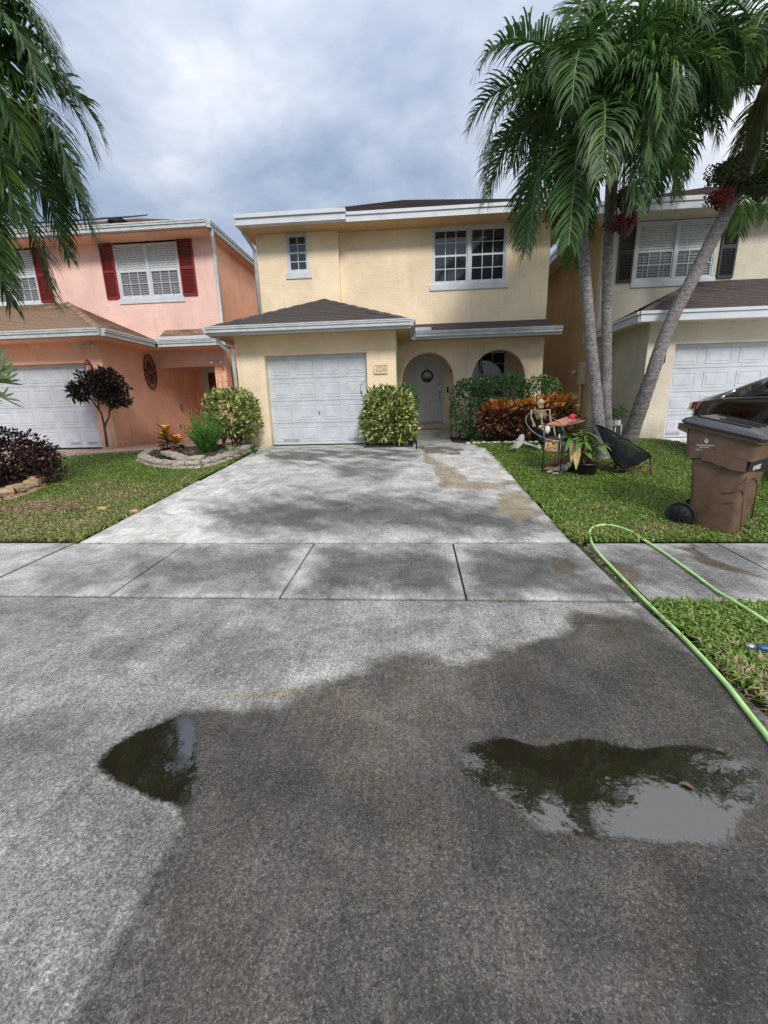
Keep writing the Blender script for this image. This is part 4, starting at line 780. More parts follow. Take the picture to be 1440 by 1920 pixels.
# lantern by pink garage
la = thing('wall_lantern', (-8.05, 10.4, 1.9), 'dark red wall lantern beside the pink house garage door', 'lantern')
lc = Vector((-8.08, 10.36, 1.86)); MB().lathe(lc+Vector((0, 0, .22)), [(.09, 0), (.075, .03), (.03, .11), (.012, .13), (.0, .16)], 12).build('cap', 'red', la)
mb = MB(); 
for k in range(6): a = k*math.pi/3; mb.tube([lc+Vector((.075*math.cos(a), .075*math.sin(a), .22)), lc+Vector((.045*math.cos(a), .045*math.sin(a), 0))], .006, 5)
mb.lathe(lc-Vector((0, 0, .04)), [(.0, 0), (.03, .02), (.05, .045)], 10); mb.tube([lc+Vector((0, 0, .33)), lc+Vector((0, .08, .3)), lc+Vector((0, .14, .18))], .01, 6); mb.build('cage', 'red', la); MB().lathe(lc, [(.036, .01), (.06, .21)], 12).build('glass_chimney', 'clear', la)
def sec_light(p, label, s=1.):
    t_ = thing('security_light', p, label, 'security light'); p = Vector(p); MB().lathe(p, [(.0, -.03), (.05*s, -.03), (.05*s, 0), (0, 0)], 12).build('base', 'gutter', t_)
    for k in (-1, 1):
        a = p+Vector((k*.05, -.03, -.03)); b_ = p+Vector((k*.16*s, -.12, -.07)); MB().tube([a, a.lerp(b_, .5), b_, b_+Vector((k*.09*s, -.05, -.03))], [.012, .03*s, .035*s, .045*s], 8).build('lamp_head', 'gutter', t_)
sec_light((-8.0, 10.44, 2.58), 'twin head security light under the eave above the pink garage corner'); sec_light((-5.78, 12.63, 2.34), 'small white camera lights at the top of the pink porch column', .7)
for z, y in ((1.05, 14.0), (.55, 13.8)): pass
tag(MB().box(PGX, PGX+.05, 13.75, 13.87, .98, 1.14).build('outlet_cover', 'vent'), 'small upper grey outlet cover on the pink garage side wall', 'outlet'); tag(MB().lathe((0, 0, 0), [(0, .03), (.05, .03), (.06, 0)], 10).build('hose_bib', 'vent'), 'round grey hose bib low on the pink garage side wall', 'hose bib'); o = bpy.data.objects['hose_bib']; o.rotation_euler = (0, R_(90), 0); o.location = (PGX+.01, 13.6, .45)
# pink driveway and walk
o = MB().box(-14, -7.9, 6.5, 10.66, -.3, -.02).build('pink_driveway', 'paver'); o['kind'] = 'structure'
mb = MB(); mb.prism([(-7.9, 9.2, -.1), (-5.2, 10.3, -.1), (-4.9, 12.6, -.1), (-5.2, 15.98, -.1), (-7.78, 15.98, -.1), (-7.9, 10.66, -.1)], (0, 0, .112)); o = mb.build('pink_walk', 'paver'); o['kind'] = 'structure'
mb = MB(); mb.prism([(-6.6, 9.55, .0), (-6.35, 9.5, .0), (-5.1, 10.2, .0), (-4.95, 13, .0), (-5.25, 13, .0), (-5.35, 10.4, .0)], (0, 0, .016)); o = mb.build('red_paver_edge', 'paverred'); o['kind'] = 'structure'

# ------------------------------------------------------------------ beige house
bh = thing('beige_house', (7, 13, 0), 'beige stucco two storey house with navy shutters, right of the yellow house', 'house')
BX = 4.73
mb = MB(); wall_open(mb, BX, 14, -.1, 5.15, 12, 12.2, [(5.50, 7.40, 3.78, 5.12)]); mb.build('front_wall', 'beige', bh)
MB().box(BX, BX+.2, 12.2, 24, -.1, 5.15).build('side_wall', 'tan', bh)  # same paint as the front; glow from the yellow house is in the colour
window(bh, 5.50, 7.40, 3.78, 5.10, 12.02, 3, 2, 2, blinds=True)
for x0, x1 in ((5.08, 5.44), (7.47, 7.85)): shutter(bh, x0, x1, 3.76, 5.14, 12, 'navy')
mb = MB(); wall_open(mb, 5.12, 14, -.1, 2.52, 10.15, 10.36, [(5.71, 10.6, -.1, 2.06)]); mb.box(5.12, 5.32, 10.36, 12, -.1, 2.52); mb.build('garage_wall', 'beige', bh)
gd = garage_door(bh, 5.71, 10.6, .02, 2.06, 10.33, 7, False); vent_grille(gd, 5.85, .08, 10.325, .3)
ezb = 2.62
roof_face(bh, [(4.65, 9.65, ezb), (14, 9.65, ezb), (14, 12, ezb+1.08), (6.95, 12, ezb+1.08)], 'shingle_grey', tab=.3, cap=290)
roof_face(bh, [(4.65, 12, ezb), (4.65, 9.65, ezb), (6.95, 12, ezb+1.08)], 'shingle_grey', indiv=False); ridge_cap(bh, (4.67, 9.67, ezb+.03), (6.95, 12, ezb+1.1), 'shingle_grey')
fb = MB(); fb.box(4.65, 14, 9.62, 9.65, ezb-.17, ezb-.03); fb.box(4.63, 14, 9.59, 9.65, ezb-.029, ezb+.03); fb.box(4.62, 4.65, 9.65, 12.6, ezb-.17, ezb-.03); fb.box(4.59, 4.65, 9.65, 12.6, ezb-.029, ezb+.03); fb.build('lower_fascia', 'white', bh)
MB().box(4.66, 14, 9.66, 11.99, ezb-.12, ezb-.09).build('soffit', 'beige', bh)
bz = 5.3
roof_face(bh, [(4.3, 11.4, bz), (15.5, 11.4, bz), (9.9, 17, bz+5.6*.44)], 'shingle_grey', indiv=False); roof_face(bh, [(4.3, 24.4, bz), (4.3, 11.4, bz), (9.9, 17, bz+5.6*.44), (9.9, 18.8, bz+5.6*.44)], 'shingle_grey', indiv=False, tab=.6, exp=.3)
fb = MB(); fb.box(4.3, 15.5, 11.37, 11.4, bz-.2, bz-.05); fb.box(4.27, 15.5, 11.34, 11.4, bz-.049, bz+.04); fb.box(4.27, 4.3, 11.4, 24.4, bz-.2, bz-.05); fb.box(4.24, 4.3, 11.4, 24.4, bz-.049, bz+.04); fb.build('upper_fascia', 'white', bh)
MB().box(4.31, 15.4, 11.41, 24.3, bz-.15, bz-.12).build('eave_soffit', 'beige', bh)
pq = MB().box(5.30, 5.50, 10.125, 10.149, 1.68, 1.93).build('address_plaque', 'plaster', bh); fr = MB()
for (a, b_, c, d) in ((5.29, 5.51, 1.93, 1.945), (5.29, 5.51, 1.665, 1.68), (5.29, 5.305, 1.68, 1.93), (5.495, 5.51, 1.68, 1.93)): fr.box(a, b_, 10.11, 10.13, c, d)
fr.build('plaque_rim', 'blackmetal', pq)
# utilities on the side wall of the beige house
ut = thing('meter_box', (BX, 12.9, .6), 'beige electric meter box with conduit on the side wall of the beige house', 'utility box')
MB().box(BX-.14, BX-.001, 12.95, 13.25, .75, 1.15).build('box', 'beige', ut, .01); MB().tube([(BX-.06, 12.6, -.05), (BX-.06, 12.6, 1.35)], .035, 8).build('conduit', 'beige', ut); MB().box(BX-.12, BX-.001, 12.45, 12.75, 1.35, 1.95).build('panel_cover', 'beige', ut, .01)
fl = thing('flood_light', (BX, 13.1, 1.7), 'small white flood light on the side wall behind the palms', 'light'); MB().ball((BX-.12, 13.05, 1.7), .07).build('lamp_head', 'white', fl); MB().tube([(BX, 13.1, 1.72), (BX-.1, 13.07, 1.72)], .02, 6).build('arm', 'white', fl)

# ------------------------------------------------------------------ palms
def frond(parent, hub, az, el, L=2.1, npair=80, sag=1.5, ll=.54, seed=0, dry=False, wl=1.):
    g = np.random.default_rng(seed); n = 22; P = [np.array(hub, float)]; D = []; e_ = el; step = L/n
    a_ = az
    for i in range(n):
        t_ = i/n; d = np.array([math.cos(e_)*math.cos(a_), math.cos(e_)*math.sin(a_), math.sin(e_)]); D.append(d); P.append(P[-1]+d*step)
        e_ -= sag*(1.0+1.5*t_)/n*1.0; e_ = max(e_, -1.45); a_ += .10*g.normal()/n*3
    P = np.array(P); D = np.array(D+[D[-1]])
    t_ = np.repeat(np.linspace(.14, .99, npair), 2); sgn = np.tile([1., -1.], npair); k = len(t_)
    xi = t_*n; i0 = np.minimum(xi.astype(int), n-1); fr = (xi-i0)[:, None]; B = P[i0]*(1-fr)+P[i0+1]*fr; Dd = nrm(D[i0]*(1-fr)+D[i0+1]*fr)
    side = nrm(np.cross(Dd, [0, 0, 1.])); upn = nrm(np.cross(side, Dd))
    fw = .35+.9*t_**2
    lift = g.uniform(-.10, .75, k)   # leaflets leave the rachis in several planes
    d0 = nrm(side*sgn[:, None]+Dd*fw[:, None]+upn*lift[:, None]+g.normal(size=(k, 3))*.08)
    ln = ll*(.35+.75*np.sin(np.pi*np.clip(t_*.86+.1, 0, 1)))*g.uniform(.85, 1.12, k); w = wl*.0125*(.6+.6*np.sin(np.pi*t_))*g.uniform(.8, 1.2, k)
    ns = 4; pts = [B]; d = d0.copy(); dr = g.uniform(.26, .80, k)[:, None]
    dirs = []
    for s_ in range(ns):
        dirs.append(d); pts.append(pts[-1]+d*(ln/ns)[:, None]); d = nrm(d+np.array([0, 0, -1.])*dr*(.55+.35*s_))
    dirs.append(d)
    V = []; 
    for s_ in range(ns+1):
        wd = nrm(np.cross(dirs[s_], upn+.2*g.normal(size=(k, 3))*(s_ == 0)))*(w*[.6, 1., .95, .65, .06][s_])[:, None]
        V += [pts[s_]-wd, pts[s_]+wd]
    V = np.stack(V, 1); m_ = 2*(ns+1); q = np.arange(k)[:, None]*m_
    Fa = np.concatenate([q+np.array([[2*s_, 2*s_+1, 2*s_+3, 2*s_+2]]) for s_ in range(ns)], 1).reshape(-1, 4)
    fo = npmesh('frond', V.reshape(-1, 3), Fa, ['palmdry' if dry else 'palm'], parent, origin=hub)
    rc = MB().tube([Vector(p) for p in P[::2]], [.022*(1-i/len(P[::2]))+.004 for i in range(len(P[::2]))], 5); rc.build('rachis', 'crownshaft', fo)
    return fo
def berries(parent, c, rad, n, mat, seed, name='berry_cluster'):
    g = np.random.default_rng(seed); u = nrm(g.normal(size=(n, 3)))*g.random((n, 1))**.35; P = np.array(c)+u*np.array(rad)*(1+.25*np.sin(u[:, :1]*5)+.2*np.sin(u[:, 1:2]*7))
    o8 = np.array([[1, 0, 0], [0, 1, 0], [-1, 0, 0], [0, -1, 0], [0, 0, 1.2], [0, 0, -1.2]])*.016; V = (P[:, None]+o8[None]*g.uniform(.8, 1.2, (n, 1, 1))).reshape(-1, 3)
    f = np.array([[0, 1, 4], [1, 2, 4], [2, 3, 4], [3, 0, 4], [1, 0, 5], [2, 1, 5], [3, 2, 5], [0, 3, 5]]); Fa = (np.arange(n)[:, None, None]*6+f[None]).reshape(-1, 3)
    o = npmesh(name, V, Fa, mat, parent); mb = MB(); hub = Vector(parent['hub'])
    for i in range(14):
        q = Vector(P[i]); mb.tube([hub, hub.lerp(q, .5)+Vector((0, 0, .05)), q], .006, 4)
    mb.build('stalk', 'stalk', o); return o
def palm(path, radii, hub, fronds, label, fruit=(), L=2.1, seed=0, group=None, sag=1.45, npair=84, wl=1.):
    t_ = thing('palm_tree', path[0], label, 'palm tree', group); hub = Vector(hub); t_['hub'] = list(hub)
    # ringed trunk
    pts = []; rr = []; P = [Vector(p) for p in path]; 
    for i in range(len(P)-1):
        for k in range(14):
            s_ = k/14; p0 = P[max(i-1, 0)]; p1 = P[i]; p2 = P[i+1]; p3 = P[min(i+2, len(P)-1)]
            pts.append(.5*((2*p1)+(-p0+p2)*s_+(2*p0-5*p1+4*p2-p3)*s_*s_+(-p0+3*p1-3*p2+p3)*s_**3)); rr.append((radii[i]*(1-s_)+radii[i+1]*s_)*(1+.055*(k % 2)+random.uniform(-.015, .015)))
    pts.append(P[-1]); rr.append(radii[-1]); MB().tube(pts, rr, 16).build('trunk', 'trunk', t_)
    MB().tube([P[-1], P[-1].lerp(hub, .35), P[-1].lerp(hub, .8), hub], [radii[-1]*1.15, radii[-1]*1.25, radii[-1]*.8, .04], 12).build('crownshaft', 'crownshaft', t_)
    for j, (az, el, l, dry) in enumerate(fronds): frond(t_, hub-Vector((0, 0, .12*random.random())), R_(az), R_(el), L*l, npair, sag, seed=seed*100+j, dry=dry, wl=wl)
    for j, (c, rad, n, mat) in enumerate(fruit): berries(t_, c, rad, n, mat, seed*10+j)
    return t_
# azimuth: 0=+X (right), 90=away, 180=left, 270=toward camera
FR = lambda off, n=15: [(off+i*360/n*2.4+random.uniform(-8, 8), [68, 40, 15, 52, 28, 0, 60, 33, -14][i % 9]+random.uniform(-6, 6), random.uniform(.9, 1.1), False) for i in range(n)]
A = [onG(1130, 862)]+[at(x, y, 7.6) for x, y in ((1122, 790), (1118, 740), (1108, 640), (1098, 520), (1090, 430))]
palm(A, [.115, .095, .088, .08, .078, .085], at(1101, 225, 7.6), FR(200, 19)+[(262, 5, .95, False), (185, 20, 1.05, False), (285, 30, .9, False), (300, -10, .85, False), (200, -35, .6, True)], 'left palm of the trio, its slender upright trunk rising beside the metal rack', [(at(1062, 392, 7.5), (.24, .2, .28), 2200, 'berryg'), (at(1085, 350, 7.5), (.12, .12, .25), 600, 'berryg')], L=2.15, seed=11, group='three palms on the right lawn')
B = [onG(1140, 838)]+[at(x, y, 8.6) for x, y in ((1136, 760), (1137, 700), (1138, 560), (1141, 440), (1147, 340))]
palm(B, [.105, .095, .09, .085, .085, .09], at(1180, 120, 8.4), FR(20, 20)+[(190, 25, 1.05, False), (350, 10, 1., False)], 'middle palm of the trio, its straight trunk standing close behind the left one', [(at(1178, 372, 8.3), (.2, .2, .2), 1300, 'berryg'), (at(1168, 418, 8.3), (.22, .18, .16), 1100, 'berryr')], L=2.2, seed=12, group='three palms on the right lawn')
C_ = [onG(1178, 828)]+[at(x, y, 9.2) for x, y in ((1218, 715), (1255, 610), (1310, 500), (1365, 390), (1405, 300))]
palm(C_, [.17, .125, .115, .11, .11, .115], at(1440, 140, 9.1), FR(75, 21)+[(170, 25, 1., False), (200, 5, 1., False), (230, 35, 1., False)], 'right palm of the trio, its thicker trunk leaning to the right across the beige house', [(at(1365, 325, 9.0), (.27, .26, .22), 2300, 'berryg'), (at(1350, 372, 8.95), (.2, .18, .15), 850, 'berryr'), (at(1425, 345, 8.9), (.26, .26, .2), 1800, 'berryg')], L=2.5, seed=13, group='three palms on the right lawn')
Lh = Vector((-6.25, 5.55, 4.7))
palm([(-6.5, 5.75, -.35), (-6.4, 5.7, .6), (-6.35, 5.65, 1.6), (-6.2, 5.6, 3.7)], [.14, .11, .10, .10], Lh, FR(0, 14)+[(0, 62, 1.05, False), (12, 45, 1.05, False), (-12, 30, 1.0, False), (350, 10, 1., False), (20, 20, 1.05, False), (-20, -8, .95, False), (330, -25, .95, False), (345, -12, 1.0, False), (5, -30, .95, False), (318, 8, 1.0, False), (25, -15, 1.05, False), (300, -5, .9, False), (335, -48, .95, False), (0, 30, 1.1, False), (350, 50, 1.1, False)], 'palm at the left edge with its drooping fronds in front of the pink house', [(Lh+Vector((.15, -.1, -.45)), (.15, .15, .3), 900, 'berryg')], L=2.75, seed=14, npair=92, wl=1.45)

# ------------------------------------------------------------------ staghorn fern on the left palm trunk
sf_ = thing('staghorn_fern', (-5.95, 5.45, 1.1), 'staghorn fern with forked pale fronds at the left edge before the pink garage', 'fern')
def antler(p0, d, L, w, seed):
    rg = random.Random(seed); mb = MB(); p0 = Vector(p0); d = Vector(d).normalized(); s = d.cross(Vector((0, .95, .3))).normalized(); nrm__ = s.cross(d)
    st = [p0]; 
    for i in range(1, 6): st.append(st[-1]+d*L/5+Vector((0, 0, -.012*i*L)))
    ws = [w*.25, w*.45, w*.7, w, w*1.3, w*1.5]
    vs = []
    for p, q in zip(st, ws): vs += [p-s*q, p+s*q]
    fs = [(2*i, 2*i+1, 2*i+3, 2*i+2) for i in range(5)]
    mb.add(vs, fs); e_ = st[-1]
    for k in range(4):
        off = (-1.2+.8*k)*w; b0 = e_+s*(off-.35*w); b1 = e_+s*(off+.35*w); fd_ = (d+s*(off/w)*.35).normalized(); tip = (b0+b1)/2+fd_*L*rg.uniform(.2, .38)
        m0 = b0.lerp(tip, .5)-s*.2*w; m1 = b1.lerp(tip, .5)+s*.2*w; mb.add([b0, b1, m1, m0, tip+s*.12*w, tip-s*.12*w], [(0, 1, 2, 3), (3, 2, 4, 5)])
    mb.build('leaf', 'fern', sf_)
c0 = Vector((-6.12, 5.68, 1.28))
for i, (dx, dz, L_, w_) in enumerate(((1, .0, .62, .034), (1, .45, .55, .045), (.9, .75, .5, .05), (.6, .9, .5, .05), (.3, 1, .5, .05), (0, 1, .5, .05), (-.3, 1, .5, .05), (.8, .55, .42, .05), (1, -.2, .3, .03), (.5, .8, .36, .05), (.15, .95, .4, .05), (.95, .25, .35, .035))): antler(c0+Vector((.02*i-.1, -.03*(i % 3), .02*(i % 4))), (dx, -.35+.12*(i % 4), dz), L_*1.3, w_*1.25, i)
MB().ball(c0-Vector((.1, -.08, .05)), (.16, .12, .2), 12).build('shield_frond', 'fern', sf_)

# ------------------------------------------------------------------ bushes and plants
def bush(name, base, h, rad, mats, n, ln, wd, label, cat='bush', seed=0, power=3., split=None, nst=7, shell=.5, group=None, clumps=14, legs=.12, **k):
    base = Vector(base); t_ = thing(name, base, label, cat, group); c = base+Vector((0, 0, legs+(h-legs)/2)); crown('foliage', t_, mats, c, (rad[0], rad[1], (h-legs)/2), n, ln, wd, power, clumps, shell, split, seed=seed, zmin=base.z+.01, **k)
    stems(t_, base, [c+Vector((random.uniform(-.6, .6)*rad[0], random.uniform(-.6, .6)*rad[1], random.uniform(-.3, .3)*h)) for _ in range(nst)], .018, .006); return t_
bush('variegated_bush', (-4.22, 9.7, 0), 1.36, (.58, .5), 'var', 2500, .115, .055, 'rounded yellow-green variegated bush left of the yellow house garage door', seed=21, shell=.45, legs=.22)
bush('variegated_bush', (-.62, 9.75, 0), 1.28, (.62, .42), 'var', 3300, .115, .055, 'boxy yellow-green variegated bush between garage door and front walk', seed=22, power=3.4, shell=.42, clumps=30)
bush('green_bush', (-.28, 10.45, 0), 1.36, (.36, .4), 'green', 1500, .09, .045, 'plain green bush tucked behind the boxy variegated bush', seed=23)
bush('green_bush', (1.38, 10.7, 0), 1.5, (.50, .42), 'greenv', 3000, .08, .04, 'tall green bush right of the front walk, left end of the hedge', seed=24, power=3.5, drop=.1)
bush('green_bush', (2.25, 10.9, 0), 1.56, (.62, .40), 'green', 2600, .085, .042, 'green hedge bush under the right arch window', seed=25, power=3.5)
bush('green_bush', (3.1, 10.85, 0), 1.52, (.58, .45), 'greenv', 2600, .08, .04, 'green hedge bush at the right end by the house corner', seed=26, power=3.)
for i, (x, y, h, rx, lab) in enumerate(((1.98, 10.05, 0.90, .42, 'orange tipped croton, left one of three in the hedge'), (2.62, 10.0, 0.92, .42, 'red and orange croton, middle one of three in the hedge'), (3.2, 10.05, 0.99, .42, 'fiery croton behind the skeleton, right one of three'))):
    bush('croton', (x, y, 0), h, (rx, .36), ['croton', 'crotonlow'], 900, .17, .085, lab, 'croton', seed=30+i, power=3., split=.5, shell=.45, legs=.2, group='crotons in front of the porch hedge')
# small tree with dark leaves by the pink garage
dt = thing('small_dark_tree', (-8.15, 10.35, 0), 'small tree with dark purple-black leaves and forked thin trunk by the pink garage', 'tree')
tb = onG(200, 838); 
def T(x, y): return at(x, y, 10.1)
mb = MB()
tb = T(201, 838); fork = T(196, 800)
mb.tube([tb, fork], [.035, .03], 8); mb.tube([fork, T(190, 775), T(172, 750), T(160, 735)], [.028, .022, .018, .012], 7); mb.tube([fork, T(205, 780), T(206, 755), T(205, 740)], [.024, .02, .016, .01], 7); mb.tube([T(186, 768), T(183, 745), T(188, 725)], [.02, .015, .01], 6); mb.tube([T(183, 762), T(196, 745)], [.012, .008], 6)
mb.build('trunk', 'bark', dt)
for (x, y, rx, rz_, n, sd_) in ((200, 720, .36, .36, 1200, 41), (152, 735, .27, .22, 600, 42), (215, 748, .28, .2, 520, 43), (168, 712, .25, .2, 280, 44)): crown('crown', dt, 'darktree', T(x, y), (rx, .38, rz_), n, .13, .05, 2.4, 16, .15, seed=sd_)
# burgundy bush in the left bed
bush('burgundy_bush', (-6.75, 6.35, -.25), .92, (.62, .55), 'burgundy', 3300, .075, .04, 'bushy burgundy plant in the stone edged bed at the left edge', seed=45, shell=.3, legs=.05)
bb = bpy.data.objects['burgundy_bush']
crown('foliage', bb, 'burgundy', (-6.2, 6.5, .22), (.36, .3, .22), 650, .075, .04, 2, 8, .2, seed=46); crown('foliage', bb, 'burgundy', (-6.1, 6.45, -.02), (.25, .25, .16), 350, .07, .038, 2, 8, .2, seed=47)
# little multicolour croton with its own leaves
cb = onG(318, 862); cr = thing('small_croton', cb, 'small croton with yellow, orange and green leaves in the stone edged bed', 'croton'); rg = random.Random(5)
MB().tube([cb, cb+Vector((0, 0, .3)), cb+Vector((.02, 0, .62))], [.018, .014, .008], 6).build('stem', 'bark', cr); MB().tube([cb+Vector((0, 0, .08)), cb+Vector((.22, 0, .38))], [.012, .008], 6).build('stem', 'bark', cr)
CM = ['chip_yellow', 'chip_orange', 'chip_green', 'chip_red']
MAT['chip_yellow'] = M('croton_yellow', (.62, .50, .06), .4, .5, 25); MAT['chip_orange'] = M('croton_orange', (.62, .22, .04), .4, .5, 22); MAT['chip_green'] = M('croton_green', (.08, .17, .03), .4, .5, 22); MAT['chip_red'] = M('croton_maroon', (.13, .03, .02), .4, .4, 20)
def bigleaf(parent, p, d, L, w, mat, droop=.3, name='leaf', n=5):
    p = Vector(p); d = Vector(d).normalized(); s = d.cross(Vector((0, 0, 1))); s = s.normalized() if s.length > .1 else Vector((1, 0, 0)); up = s.cross(d); vs = []
    for i in range(n+1):
        t_ = i/n; q = p+d*L*t_+Vector((0, 0, -droop*L*t_*t_)); ww = w*.5*math.sin(math.pi*min(1, t_*.92+.06))**.8
        vs += [q-s*ww+up*ww*.35, q, q+s*ww+up*ww*.35]
    fs = [(3*i+k, 3*i+k+1, 3*i+k+4, 3*i+k+3) for i in range(n) for k in (0, 1)]; mb = MB(); mb.add(vs, fs, 0, True); return mb.build(name, mat, parent)
for k in range(110):
    hh = rg.random(); side = k % 3 == 0; b0 = cb+(Vector((.22, 0, .26+.16*hh)) if side else Vector((0, 0, .16+.46*hh))); a = rg.uniform(0, 6.28); el_ = -.3+1.2*hh
    mt_ = rg.choice(CM[:3] if hh > .55 else [CM[2], CM[3], CM[3]]); mt_ = CM[1] if side and hh > .4 else mt_
    bigleaf(cr, b0, (math.cos(a)*math.cos(el_), math.sin(a)*math.cos(el_), math.sin(el_)), rg.uniform(.17, .26), rg.uniform(.075, .11), mt_, .14)
# feathery green shrub
fb_ = onG(390, 852); sh = thing('feathery_shrub', fb_, 'bright green feathery shrub in the stone edged bed beside the driveway', 'shrub'); g = np.random.default_rng(50)
nst = 170; V_, F_ = [], []; off = 0
for i in range(nst):
    a = g.uniform(0, 6.28); ll_ = g.uniform(.4, 1.02); sp_ = g.uniform(.05, .62); d = np.array([math.cos(a)*sp_, math.sin(a)*sp_, 1.]); d /= np.linalg.norm(d); P0 = np.array(fb_)+[.06*math.cos(a), .06*math.sin(a), 0]
    k = 46; t_ = np.linspace(.1, 1, k); P = P0+d*(ll_*t_)[:, None]; P[:, 2] -= .18*sp_*t_**2; u = nrm(np.cross(g.normal(size=(k, 3)), d)); Dn = nrm(u*.8+d)
    v, f_ = leaves(P, Dn, nrm(g.normal(size=(k, 3))), .075*(1.2-.6*t_)*g.uniform(.8, 1.2, k), np.full(k, .014), .05, .1); V_.append(v); F_.append(f_+off); off += len(v)
npmesh('foliage', np.concatenate(V_), np.concatenate(F_), 'needle', sh)
def spiky(base, n, L, label, mat='spider', w=.022, seed=0):
    g = np.random.default_rng(seed); t_ = thing('spiky_plant', base, label, 'plant'); a = g.uniform(0, 6.28, n); e_ = g.uniform(.35, 1.25, n); D = np.stack([np.cos(a)*np.cos(e_), np.sin(a)*np.cos(e_), np.sin(e_)], 1)
    V, Fa = leaves(np.array(base)+D*.02, D, np.tile([0, 0, 1.], (n, 1))+g.normal(size=(n, 3))*.1, L*g.uniform(.6, 1.1, n), np.full(n, w), .2, .3); npmesh('leaves', V, Fa, mat, t_)
spiky(onG(437, 858)+Vector((0, 0, .04)), 60, .34, 'grey striped spiky plant below the left variegated bush', seed=51); spiky(onG(352, 862)+Vector((0, 0, .05)), 30, .26, 'pale spiky plant between small croton and feathery shrub', seed=52)
spiky(onG(478, 852), 26, .36, 'dark strappy plant at the right end of the stone bed', 'green', .04, 53); spiky(onG(405, 866)+Vector((.02, 0, .03)), 14, .3, 'sparse light plant leaning over the stone edging', 'spider', .02, 54)
# wispy red flowered twigs
tw = thing('wispy_shrub', (-4.75, 10.2, 0), 'thin twiggy shrub with sparse red buds behind the feathery shrub', 'shrub'); mb = MB()
for i in range(16):
    b0 = Vector((-4.75, 10.2, 0)); tp = b0+Vector((random.uniform(-.35, .35), random.uniform(-.2, .2), random.uniform(.9, 1.7))); mb.tube([b0, b0.lerp(tp, .5)+Vector((random.uniform(-.1, .1), 0, 0)), tp], [.008, .005, .003], 5)
mb.build('twigs', 'bark', tw); crown('buds', tw, 'crotonlow', (-4.75, 10.2, 1.3), (.36, .25, .45), 160, .035, .025, 2, 6, .2, seed=55)
# vine wisps on garage door
vn = thing('vine_shoots', (-1.15, 9.9, .6), 'loose shoots of the boxy bush reaching over the garage door', 'plant'); mb = MB(); paths = [[(700, 760), (685, 748), (676, 738), (676, 722), (684, 714)], [(695, 800), (680, 795), (673, 788), (675, 778)]]; Pl = []
for pth in paths:
    q = [at(x, y, 9.9) for x, y in pth]; mb.tube(q, .005, 5); Pl += [q[i].lerp(q[i+1], s_) for i in range(len(q)-1) for s_ in (0, .33, .66)]
mb.build('stem', 'bark', vn); Pl = np.array(Pl*2); g = np.random.default_rng(3); V, Fa = leaves(Pl, nrm(g.normal(size=Pl.shape)), nrm(g.normal(size=Pl.shape)), np.full(len(Pl), .06), np.full(len(Pl), .028)); npmesh('leaves', V, Fa, 'greenv', vn)

# ------------------------------------------------------------------ stone edgings
def block(parent, c, L, W_, H, rot, mat, seed, name='stone_block'):
    rg = random.Random(seed); mb = MB(); nx_ = 4; vs = []
    prof = [(-W_/2, 0), (-W_/2-.012, H*.5), (-W_/2+.008, H*.93), (-W_/2+.03, H), (W_/2-.02, H), (W_/2, H*.9), (W_/2, 0)]
    for i in range(nx_):
        x = -L/2+L*i/(nx_-1); sh_ = .85 if i in (0, nx_-1) else 1.
        for (y, z) in prof: vs.append((x+rg.uniform(-.006, .006), y*sh_+rg.uniform(-.012, .012)*(y < 0), z*(1 if sh_ == 1 else .97)+rg.uniform(-.004, .006)))
    k = len(prof); fs = [(i*k+j, i*k+j+1, (i+1)*k+j+1, (i+1)*k+j) for i in range(nx_-1) for j in range(k-1)]+[tuple(range(k))[::-1], tuple(range((nx_-1)*k, nx_*k))]
    mb.add(vs, fs); me = mb.mesh('stone_block', mat); o = link(name, me, parent, c); o.rotation_euler = (rg.uniform(-.03, .03), rg.uniform(-.04, .04), rot); return o
def edging(parent, pts, mat, L=.26, W_=.18, H=.085, courses=2, seed=0, lower_only=0):
    P = [Vector(p) for p in pts]; seg = []; 
    for cse in range(courses):
        d_acc = L*.5*(cse % 2)+.0; k = 0; tot = [(P[i+1]-P[i]).length for i in range(len(P)-1)]; T_ = sum(tot)
        s_ = d_acc
        while s_+L*.5 < T_:
            l_ = L*random.uniform(.85, 1.12); m_ = s_+l_/2; i = 0; r = m_
            while i < len(tot)-1 and r > tot[i]: r -= tot[i]; i += 1
            p = P[i].lerp(P[i+1], min(1, r/tot[i])); d = P[i+1]-P[i]; rot = math.atan2(d.y, d.x); inward = Vector((-d.y, d.x, 0)).normalized()*.025*cse
            block(parent, p+Vector((0, 0, -.02+cse*(H+.003)))+inward, l_-.012, W_, H, rot, mat, seed+k*7+cse*131); s_ += l_; k += 1
be = thing('stone_edging', onG(345, 872), 'low grey stone block edging of the bed left of the driveway', 'stone edging')
ep = [onG(x, y) for x, y in ((283, 852), (266, 866), (290, 876), (330, 880), (375, 879), (415, 868), (446, 856), (470, 846))]
edging(be, ep, 'stone', courses=2, seed=60)
edging(be, [p+Vector((0, .07, .165)) for p in (ep[1]+Vector((.45, .06, 0)), ep[3]+Vector((.1, .06, 0)), ep[4]+Vector((0, .05, 0)))], 'stone', L=.3, W_=.2, courses=1, seed=61)
mb = MB(); mb.prism([p+Vector((.02, .08, -.1)) for p in ep]+[Vector((-4.0, 10.1, -.1)), Vector((-5.0, 10.1, -.1)), Vector((-5.6, 9.2, -.1))], (0, 0, .19)); o = mb.build('bed_soil', 'soil'); o['kind'] = 'structure'
bl = thing('stone_edging', onG(60, 925), 'tan stone block edging round the burgundy bush bed', 'stone edging')
lp = [onG(x, y) for x, y in ((-120, 950), (-40, 948), (20, 938), (66, 922), (84, 906), (70, 892))]
